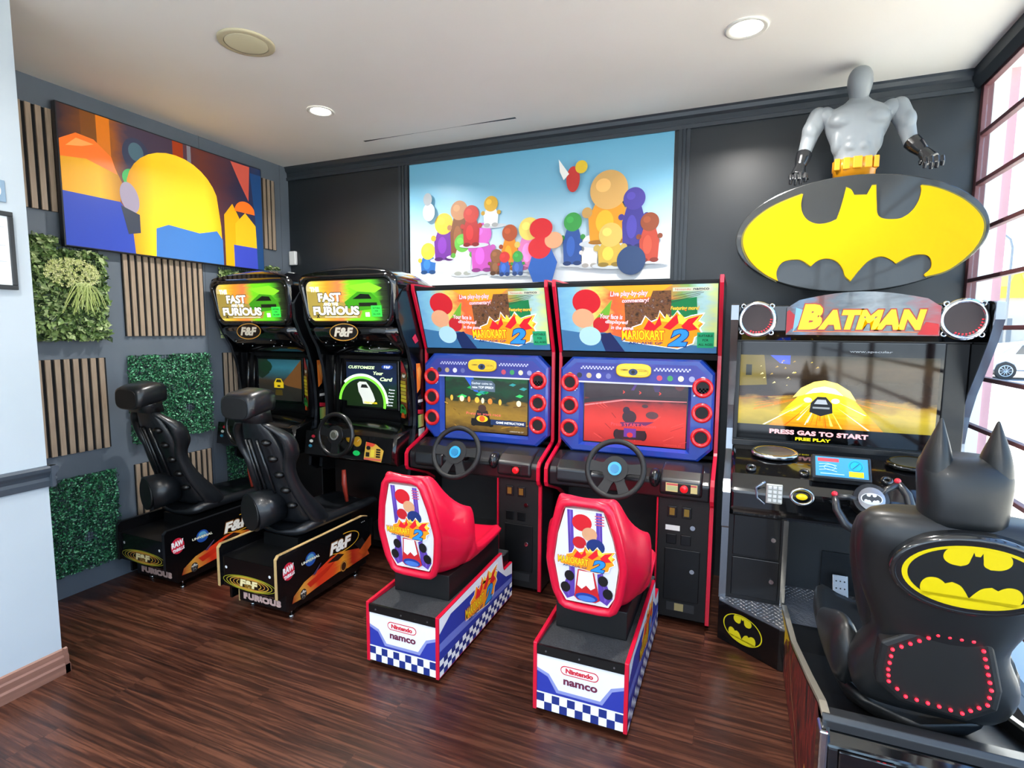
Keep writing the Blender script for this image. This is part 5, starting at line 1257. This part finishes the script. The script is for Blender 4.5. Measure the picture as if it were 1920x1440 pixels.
    L(tcx.outputs['Object'], mp.inputs[0]); L(mp.outputs[0], ck.inputs[0]); bp = nt.nodes.new('ShaderNodeBump'); bp.inputs['Distance'].default_value = .004; L(ck.outputs['Color'], bp.inputs['Height']); L(bp.outputs[0], b.inputs['Normal'])
    b.inputs['Metallic'].default_value = .7; b.inputs['Base Color'].default_value = (.22, .24, .28, 1); b.inputs['Roughness'].default_value = .4
    TREAD = m
    def lugs(name, inside, x0, x1, ya, yb, zf):
        mb = MB(); nx = int((x1-x0)/.028); ny = int((yb-ya)/.020)
        for i in range(nx+1):
            for j in range(ny+1):
                x = x0+i*.028+(.014 if j % 2 else 0); y = ya+j*.020
                if not inside(x, y): continue
                a_ = .7 if (i+j) % 2 else -.7; c_, q_ = math.cos(a_), math.sin(a_); z = zf(y)
                P4 = [Vector((x+c_*.011, y+q_*.011, z)), Vector((x-q_*.0035, y+c_*.0035, z)), Vector((x-c_*.011, y-q_*.011, z)), Vector((x+q_*.0035, y-c_*.0035, z))]
                top = mb.bm.verts.new((x, y, z+.0028)); vs = [mb.bm.verts.new(p) for p in P4]
                for k_ in range(4): mb.bm.faces.new((vs[k_], vs[(k_+1) % 4], top))
        ob(name, mb, M('e4e7ea', .25, .6), t)
    bx0_ = 4.43-cx
    step = [(-hw, -.05), (-hw, -.82), (-hw+.29, -1.02), (hw-.29, -1.02), (hw, -.82), (hw, -.05)]
    ob('deck_base', MB().prism(step, .0, .215, 'z'), M('08090a', .25, coat=.4), t, bevel=.003)
    ob('tread_deck', MB().prism([(x*.995, y+.004) for x, y in step], .215, .222, 'z'), TREAD, t)['label'] = 'silver diamond tread plate'
    lugs('tread_lugs', lambda x, y: y > -.80-(x+hw)*.2/.29 or x > -hw+.27, -hw+.015, -.24, -1.0, -.775, lambda y: .222)
    lugs('tread_lugs', lambda x, y: True, -.22, bx0_+.25, -1.10, -.52, lambda y: .2285)
    a = Vector((-hw, -.82, 0)); b_ = Vector((-hw+.29, -1.02, 0)); U = (b_-a)
    d = Dec(a+Vector((0, 0, .115)), U, (0, 0, 1), lift=.001)
    bat_oval(d, .15, 0, .115, .078, yel='d8cc1c', rim=.055)
    d.done('oval_emblem', t)['label'] = 'yellow oval emblem on the step'
    # long cockpit base running to the rear
    bx = 4.43-cx; bw = .30
    side = [(-.80, .0), (-.80, .235), (-1.3, .31), (-1.8, .46), (-2.09, .555), (-2.16, .56), (-2.19, .50), (-2.18, .30), (-2.15, .05), (-2.1, .0)]
    m_art = noise_mat('flame_art_print', [(.3, '1a0a08'), (.45, '4a120c'), (.55, '7a1c10'), (.63, '2a0e0a'), (.75, 'a83a18')], scale=(1, 3, 1), ns=4, detail=5, rough=.55, dist=2)
    for s_ in (-1, 1):
        x1 = bx+s_*bw; x0 = x1-s_*.02
        sp = ob('cockpit_side', MB().prism(side, min(x0, x1), max(x0, x1)), M('0a0a0b', .3), t)
        rg = [[(min(x0, x1)-.001, y, z), (max(x0, x1)+.001, y, z), (max(x0, x1)+.001, y, z+.012), (min(x0, x1)-.001, y, z+.012)] for y, z in side[1:6]]
        ob('top_edge', MB().loft(rg, smooth=False), M('a8a498', .3, .5), sp)['label'] = 'pale worn metal edge'
        if s_ < 0:
            d = Dec((x1, -.80, 0), (0, -1, 0), (0, 0, 1), lift=.0008)
            A = [(.01, .01), (.01, .225), (.5, .30), (1.0, .45), (1.28, .545), (1.35, .48), (1.33, .05), (1.28, .01)]
            d.poly(A, m_art)
            d.poly([(.01, .01), (.01, .225), (.45, .288), (.30, .22), (.18, .10), (.16, .01)], 'd8b41c')
            for k in range(9): d.poly([(.15+.035*k, .03+.026*k), (.18+.035*k, .04+.026*k), (.11+.038*k, .10+.021*k)], '1a0d08'); d.k -= 1
            d.k += 1
            for k in range(14): d.poly([(.14+.02*k, .244+.003*k), (.15+.02*k, .246+.003*k), (.142+.02*k, .20)], 'd8b41c'); d.k -= 1
            d.k += 1
            d.line([(.5, .25), (.62, .15), (.8, .12), (.95, .05)], .006, 'c89a6a'); d.line([(.3, .2), (.36, .1)], .005, 'c8a080')
            d.poly([(.9, .01), (1.25, .01), (1.25, .12), (1.1, .16), (1.0, .08)], 'b8641c'); d.rect(1.1, .01, 1.16, .2, 'd8b050')
            d.done('side_art', sp)['label'] = 'dark red and yellow flame artwork'
    fl = MB().prism([(-.82, .05), (-.82, .215), (-1.3, .28), (-1.8, .42), (-2.12, .52), (-2.12, .05)], bx-bw+.02, bx+bw-.02)
    ob('cockpit_floor', fl, M('08090b', .35), t)
    ob('tread_floor', MB().prism([(-.5, .222), (-.5, .228), (-1.12, .236), (-1.12, .222)], -.232, bx+bw-.02), TREAD, t)
    # rear end: glossy black housing with lip and subwoofer
    ob('rear_lip', MB().prism([(-2.08, .545), (-2.165, .575), (-2.175, .56), (-2.17, .53), (-2.08, .52)], bx-bw, bx+bw), M('3a3d40', .3, .3), t, bevel=.003)
    rh = MB().prism([(-2.12, .53), (-2.17, .53), (-2.20, .50), (-2.215, .30), (-2.20, .04), (-2.12, .02)], bx-bw+.01, bx+bw-.01)
    ro = ob('rear_housing', rh, M('060708', .06, coat=1), t, bevel=.01, seg=3)
    ob('subwoofer_ring', MB().torus((bx-.04, -2.215, .30), .155, .02, (0, -1, .05), n=40, m=10), M('08090a', .12, coat=.8), ro)
    ob('subwoofer_cone', MB().loft([[(bx-.04+r_*math.cos(a), y, .30+r_*math.sin(a)) for a in [2*PI*k/32 for k in range(32)]] for r_, y in ((.14, -2.222), (.11, -2.216), (.06, -2.212))]), M('0c0d0e', .35), ro)
    for s_ in (-1,):
        ob('corner_trim', MB().box(bx+s_*bw-.012, bx+s_*bw+.012, -2.215, -2.15, .02, .55), CHROME, t, bevel=.006)['label'] = 'chrome rear corner trim'
    ob('rear_vent_panel', MB().box(bx-.26, bx-.12, -2.214, -2.206, .38, .50), M('05060a', .04, coat=1), ro, bevel=.006)
    # ---- horned seat
    SB = M('15181a', .4, coat=.05); sc_x = 4.42-cx
    # seat pan with raised front lip
    rg = []
    for y, z, w_ in ((-2.0, .52, .2), (-1.8, .50, .225), (-1.5, .49, .23), (-1.25, .50, .225), (-1.13, .51, .20), (-1.08, .49, .17)):
        rg.append([(sc_x-w_, y, z+.0), (sc_x-w_*.88, y, z+.05), (sc_x-w_*.6, y, z-.03), (sc_x, y, z-.05), (sc_x+w_*.6, y, z-.03), (sc_x+w_*.88, y, z+.05), (sc_x+w_, y, z), (sc_x+w_*.8, y, .33+(-y-1.1)*.12), (sc_x-w_*.8, y, .33+(-y-1.1)*.12)])
    ob('seat_pan', MB().loft(rg), SB, t, sub=1)
    # seat back: stacked horizontal sections, leaning back
    def sec(z, yc, w_, d0, d1, k=1.0):
        P = []
        n = 20
        for i in range(n):
            a = 2*PI*i/n; c_, s2 = math.cos(a), math.sin(a)
            x = math.copysign(abs(c_)**.6, c_)*w_; y = math.copysign(abs(s2)**.8, s2)
            P.append((sc_x+x, yc+(y*d1 if y > 0 else y*d0), z))
        return P
    rg = [sec(.56, -1.99, .17, .06, .14), sec(.60, -2.01, .195, .075, .16), sec(.68, -2.03, .215, .085, .17), sec(.74, -2.045, .195, .085, .17), sec(.80, -2.06, .162, .08, .15), sec(.84, -2.07, .158, .078, .13),
          sec(.90, -2.09, .182, .08, .13), sec(.97, -2.11, .212, .08, .13), sec(1.05, -2.13, .230, .08, .13), sec(1.12, -2.15, .238, .08, .12), sec(1.17, -2.155, .236, .075, .11), sec(1.205, -2.155, .215, .06, .09), sec(1.215, -2.15, .16, .045, .07)]
    bk = ob('seat_back', MB().loft(rg), SB, t, sub=1)
    # side bolsters reaching forward
    for s_ in (-1, 1):
        rg = []
        for y, z, r1, r2 in ((-2.0, .66, .05, .12), (-1.85, .64, .045, .12), (-1.7, .60, .04, .09), (-1.55, .56, .035, .06), (-1.45, .54, .025, .04)):
            rg.append([(sc_x+s_*.2+math.cos(a)*r1, y, z+math.sin(a)*r2) for a in [2*PI*k/12 for k in range(12)]])
        ob('hip_bolster', MB().loft(rg), SB, bk, sub=1)
        rg = []
        for z, y, r1, x_ in ((.74, -1.95, .03, .14), (.85, -1.95, .045, .15), (.98, -1.96, .05, .175), (1.1, -2.0, .045, .185), (1.17, -2.05, .03, .18)):
            rg.append([(sc_x+s_*x_+math.cos(a)*r1*.8, y+math.sin(a)*r1*1.8, z) for a in [2*PI*k/12 for k in range(12)]])
        ob('shoulder_bolster', MB().loft(rg), SB, bk, sub=1)
    # cowl shaped headrest with two pointed horns
    rg = []
    for z, yc, w_, d0, d1 in ((1.17, -2.15, .10, .07, .07), (1.22, -2.15, .094, .074, .075), (1.28, -2.15, .100, .078, .08), (1.33, -2.145, .103, .076, .085), (1.355, -2.14, .098, .068, .08), (1.37, -2.13, .085, .05, .065), (1.375, -2.12, .06, .03, .045)):
        rg.append(sec(z, yc, w_, d0, d1))
    hr = ob('headrest', MB().loft(rg), SB, t, sub=1)
    for s_ in (-1, 1):
        rg = []
        for z, x_, y, r1, r2 in ((1.25, .066, -2.14, .034, .07), (1.32, .064, -2.145, .040, .066), (1.365, .063, -2.15, .036, .055), (1.405, .062, -2.155, .025, .036), (1.44, .061, -2.155, .013, .019), (1.465, .060, -2.155, .006, .008), (1.475, .060, -2.155, .002, .003)):
            rg.append([(sc_x+s_*x_+math.cos(a)*r1, y+math.sin(a)*r2, z) for a in [2*PI*k/12 for k in range(12)]])
        ob('horn', MB().loft(rg), SB, hr, sub=1)
    # emblem plate on the seat back, tilted with the back
    V = Vector((0, -.26, 1)).normalized(); U = Vector((1, 0, 0)); c = Vector((sc_x+.010, -2.228, 1.078)); Nn = U.cross(V)
    rr_ = lambda a_, b_, n: [c+U*(a_*math.cos(q))+V*(b_*math.sin(q))+Nn*n for q in [2*PI*k/48 for k in range(48)]]
    pl = ob('emblem_plate', MB().loft([rr_(.178, .118, -.03), rr_(.178, .118, .004), rr_(.170, .110, .009), rr_(.165, .106, .006)]), M('1c1e20', .15, coat=.9), t)
    d = Dec(c+Nn*.006, U, V, lift=.0006); bat_oval(d, 0, 0, .152, .095, rim=.085, blk='181b1c'); d.done('bat_emblem', pl)['label'] = 'yellow oval with black bat emblem'
    # speaker patch with ring of red lights
    P = [(-.125, -.02), (-.12, .05), (-.02, .125), (.06, .125), (.085, .10), (.115, -.02), (.112, -.07), (.06, -.115), (-.075, -.10), (-.12, -.06)]
    V = Vector((0, -.12, 1)).normalized(); c = Vector((sc_x-.008, -2.130, .757)); Nn = U.cross(V)
    lp = ob('light_panel', MB().loft([[c+U*x*1.22+V*v*1.2-Nn*.035 for x, v in P], [c+U*x*1.22+V*v*1.2+Nn*.006 for x, v in P], [c+U*x*1.08+V*v*1.08+Nn*.010 for x, v in P]], smooth=False), M('0f1112', .5), t, bevel=.006)
    k = 0; seg = []
    for i in range(len(P)):
        a = Vector(P[i]); b_ = Vector(P[(i+1) % len(P)]); n = max(1, round((b_-a).length/.026))
        for j in range(n): seg.append(a.lerp(b_, j/n))
    for q in seg:
        ob('red_led', MB().ell(c+U*q.x*.98+V*q.y*.95+Nn*.012, .0050, 10, 6), M('ff1828', .3, emit=6), lp)
    return t
hero_cabinet()

# ================================================================== EMBLEM SIGN AND PLAIN TORSO DISPLAY FIGURE
def emblem_sign():
    t = thing('emblem_sign', 'large black oval sign with glossy yellow bat emblem above the silver-edged cabinet', 'sign', (4.39, -.45, 2.22))
    a_, b_ = .578, .306
    el = [(a_*math.cos(2*PI*k/72), b_*math.sin(2*PI*k/72)) for k in range(72)]
    ob('oval_box', MB().prism(el, -.05, .05, 'y', smooth=True), M('2a2c2c', .22, coat=.4), t, bevel=.006)
    Y = [(-.251, .228), (-.258, .175), (-.25, .129), (-.223, .087), (-.173, .062), (-.117, .066), (-.082, .081), (-.066, .142), (-.047, .243), (-.025, .23), (-.008, .2), (.049, .197), (.069, .243), (.088, .243), (.096, .146), (.105, .089), (.121, .073), (.166, .063), (.213, .068), (.264, .115), (.287, .197), (.282, .225), (.328, .214), (.421, .169), (.493, .113), (.545, .044), (.556, -.005), (.54, -.078), (.492, -.149), (.414, -.213), (.331, -.238), (.326, -.227), (.353, -.194), (.35, -.152), (.331, -.13), (.294, -.124), (.252, -.134), (.199, -.167), (.18, -.149), (.133, -.127), (.082, -.144), (.046, -.183), (0, -.252), (-.026, -.225), (-.039, -.188), (-.074, -.142), (-.122, -.127), (-.162, -.138), (-.193, -.167), (-.244, -.13), (-.286, -.126), (-.336, -.14), (-.361, -.186), (-.358, -.224), (-.352, -.242), (-.419, -.203), (-.501, -.124), (-.541, -.037), (-.539, .029), (-.502, .092), (-.419, .16), (-.336, .199)]
    Y = curvy(Y)
    # a raised rim follows the emblem
    ob('emblem_rim', MB().prism([(x*1.008, z*1.012) for x, z in Y], -.056, -.05, 'y'), M('6a6208', .3), t)
    ob('emblem', MB().prism([(x*.99, z*.99) for x, z in Y], -.062, -.05, 'y'), M('d2a600', .5, emit=.03, spec=.12), t, bevel=.002)['label'] = 'bright yellow backlit bat emblem'
    ob('wall_bracket', MB().box(-.2, -.14, .05, .449, -.2, -.12).box(.14, .2, .05, .449, -.2, -.12), M('1a1c1e', .4, .5), t)
emblem_sign()

def display_figure():
    """plain shop mannequin torso of about the same size and colours; no face, costume marks or ears"""
    t = thing('mannequin_torso', 'plain grey muscular mannequin torso with black hands above the oval sign', 'mannequin', (4.40, -.33, 2.50))
    G = M('80868a', .42); D = M('17191c', .25, coat=.4)
    mb = MB()
    def tor(z, w_, d_, yc=0):
        return [(w_*math.copysign(abs(math.cos(a))**.8, math.cos(a)), yc+d_*math.sin(a), z) for a in [2*PI*k/24 for k in range(24)]]
    mb.loft([tor(.11, .098, .07), tor(.16, .10, .07), tor(.205, .108, .074), tor(.25, .128, .08), tor(.305, .15, .088), tor(.35, .163, .09), tor(.39, .16, .085), tor(.42, .12, .07), tor(.445, .07, .05), tor(.47, .045, .045)])
    for s_ in (-1, 1):
        mb.ell((s_*.07, -.05, .345), (.075, .05, .05)); mb.ell((s_*.155, 0, .39), (.05, .055, .055))
        for z in (.28, .24, .20): mb.ell((s_*.03, -.06, z), (.03, .024, .024))
        mb.ell((s_*.095, -.02, .25), (.03, .05, .08))
    ob('torso', mb, G, t, remesh=.007, smooth_it=4)
    ob('head', MB().loft([tor(.44, .046, .046), tor(.47, .044, .05, -.005), tor(.49, .05, .06, -.012), tor(.525, .06, .073, -.015), tor(.57, .062, .076, -.01), tor(.607, .052, .062, -.005), tor(.628, .03, .036, 0), tor(.636, .008, .01, 0)]), G, t, sub=1)['label'] = 'smooth featureless head'
    J = {-1: [(-.19, 0, .395), (-.225, -.005, .30), (-.25, -.02, .205), (-.27, -.06, .125)], 1: [(.19, 0, .395), (.225, -.005, .30), (.245, -.02, .215), (.295, -.06, .14)]}
    HD = {-1: (-.285, -.085, .062), 1: (.325, -.09, .085)}
    for s_ in (-1, 1):
        P = [Vector(p) for p in J[s_]]
        am = MB().tube([P[0], P[0].lerp(P[1], .5), P[1], P[2]], [.05, .052, .045, .034], 16); am.ell(P[0], (.05, .05, .055)); am.ell(P[1]+Vector((0, -.01, .02)), (.045, .05, .06)); am.ell(P[2], .036)
        ao = ob('arm', am, G, t, remesh=.007, smooth_it=3)
        fm = MB().tube([P[2].lerp(P[3], .1), P[2].lerp(P[3], .5), P[3]], [.042, .04, .03], 16)
        h = Vector(HD[s_]); fm.tube([P[3], h.lerp(P[3], .4), h], [.028, .036, .040], 14)
        # five fingers curled down over the sign edge
        sd = Vector((1, -.1, 0)).normalized()
        for k in range(4):
            b_ = h+sd*(-.036+.024*k)+Vector((0, -.018, -.004)); ln = (1.1, 1.3, 1.25, 1.)[k]
            fm.tube([b_, b_+Vector((0, -.024, .004))*ln, b_+Vector((0, -.036, -.020))*ln, b_+Vector((0, -.028, -.042))*ln], [.0115, .0108, .010, .0085], 10)
        b_ = h+sd*(-s_*.028)+Vector((0, .0, .0)); fm.tube([b_, b_+Vector((-s_*.02, -.018, -.008)), b_+Vector((-s_*.022, -.032, -.026))], [.012, .010, .008], 10)
        ob('forearm_and_hand', fm, D, ao, remesh=.0032, smooth_it=0)['label'] = 'glossy black lower arm with curled fingers'
    bl = MB()
    for k, (x, w_) in enumerate(((-.09, .028), (-.047, .034), (.003, .044), (.055, .036), (.093, .026))):
        bl.box(x-w_/2, x+w_/2, -.085+abs(x)*.22, -.045, .082, .145)
    ob('waist_band', MB().loft([tor(.03, .10, .07), tor(.085, .103, .072), tor(.088, .107, .076), tor(.14, .107, .076)]), M('c8830a', .35, coat=.3), t)
    ob('band_blocks', bl, M('e8980c', .35, coat=.3), t, bevel=.005)['label'] = 'orange-yellow rectangular blocks'
    ob('wall_arm', MB().box(-.03, .03, .02, .329, .03, .07), M('1a1c1e', .5), t)
display_figure()

# ================================================================== OUTSIDE THE WINDOWS
def outside():
    g = MB().box(5.1, 60, -40, 80, -.2, -.1)
    gm = noise_mat('pale_dusty_ground', [(.35, 'cdc3b0'), (.55, 'ddd4c2'), (.7, 'e8e2d4')], ns=1.2, detail=6, rough=.9)
    struct('ground', g, gm)
    struct('pavement', MB().box(5.1, 7.2, -40, 6, -.1, -.02), M('c8c6c0', .9))
    struct('road', MB().box(7.2, 60, 17, 27, -.1, -.09), M('8a8a8c', .9))
    # white and pink posts outside the glass
    tag(ob('facade_post', MB().box(5.1, 5.17, .02, .14, -.02, H), M('dcdcd8', .6)), 'white painted post just outside the window', 'post')
    tag(ob('facade_post', MB().box(5.172, 5.215, .03, .15, -.02, H), M('c89aa0', .6)), 'pinkish red painted post just outside the window', 'post')
    # silver car across the road
    t = thing('parked_car', 'silver sedan parked across the road outside the window', 'car', (14.9, 23.6, -.09))
    CP = M('b4bac2', .25, .4, coat=.8)
    prof = [(-2.3, .35), (-2.32, .7), (-2.2, .92), (-1.7, .98), (-1.15, 1.38), (-.4, 1.47), (.3, 1.42), (1.0, 1.0), (1.9, .88), (2.3, .7), (2.32, .35), (1.75, .33), (1.7, .55), (1.45, .68), (1.2, .55), (1.15, .33), (-1.15, .33), (-1.2, .55), (-1.45, .68), (-1.7, .55), (-1.75, .33)]
    ob('body', MB().prism(prof, -.88, .88, 'y'), CP, t, bevel=.05, seg=3)
    ob('side_windows', MB().prism([(-1.2, .98), (-1.0, 1.33), (-.4, 1.41), (.25, 1.36), (.8, 1.0)], -.892, .892, 'y'), M('2c343c', .1, coat=.8), t)
    for x in (-1.45, 1.45):
        for y in (-.82, .82):
            wo_ = ob('wheel', MB().mat(RUB).cyl((x, y-.1, .33), (x, y+.1, .33), .33, 28), None, t)
            mb = MB().mat(M('c8ccd0', .3, .7)); s_ = 1 if y > 0 else -1
            mb.torus((x, y+s_*.1, .33), .21, .02, (0, 1, 0), n=28, m=6)
            for k in range(10):
                a = 2*PI*k/10; mb.tube([(x, y+s_*.105, .33), (x+.2*math.cos(a), y+s_*.105, .33+.2*math.sin(a))], .014, 6)
            ob('rim', mb, None, wo_)
    mb = MB().box(-.1, .1, -.9, -.88, .88, .92)
    ob('door_handle', mb, CHROME, t)
    # building with yellow fascia
    t = thing('storefront_building', 'low beige commercial building with a yellow fascia across the road', 'building', (22, 34, -.1))
    ob('wall', MB().box(-12, 14, 0, 8, 0, 3.7), M('b8b0a6', .8), t)
    ob('fascia', MB().box(-12.2, 14.2, -.3, 0, 3.7, 5.1), M('e8b83a', .6), t)['label'] = 'bright yellow fascia band'
    mb = MB()
    for x in (-6.5, -4.3, -1.5): mb.prism([(x, 4.95), (x+1.9, 4.95), (x+1.7, 4.3), (x+.2, 4.3)], -.35, -.3, 'y')
    ob('fascia_sign', mb, M('f0cc60', .6), t)
    for x in (-9, -6, -3, 0): ob('window', MB().box(x, x+1.6, -.03, 0, .8, 2.6), M('6a7076', .2), t)
    t = thing('street_lamp', 'thin grey street lamp with a curved arm outside the window', 'street lamp', (15.9, 30, -.1))
    ob('pole', MB().tube([(0, 0, 0), (0, 0, 5.9), (-.1, 0, 6.3), (-.4, 0, 6.6), (-.8, 0, 6.75), (-1.3, 0, 6.75)], [.07, .05, .045, .04, .035, .03], 10), M('7a8088', .5, .3), t)
    ob('lamp_head', MB().ell((-1.5, 0, 6.73), (.25, .1, .06)), M('8a9096', .5), t)
outside()
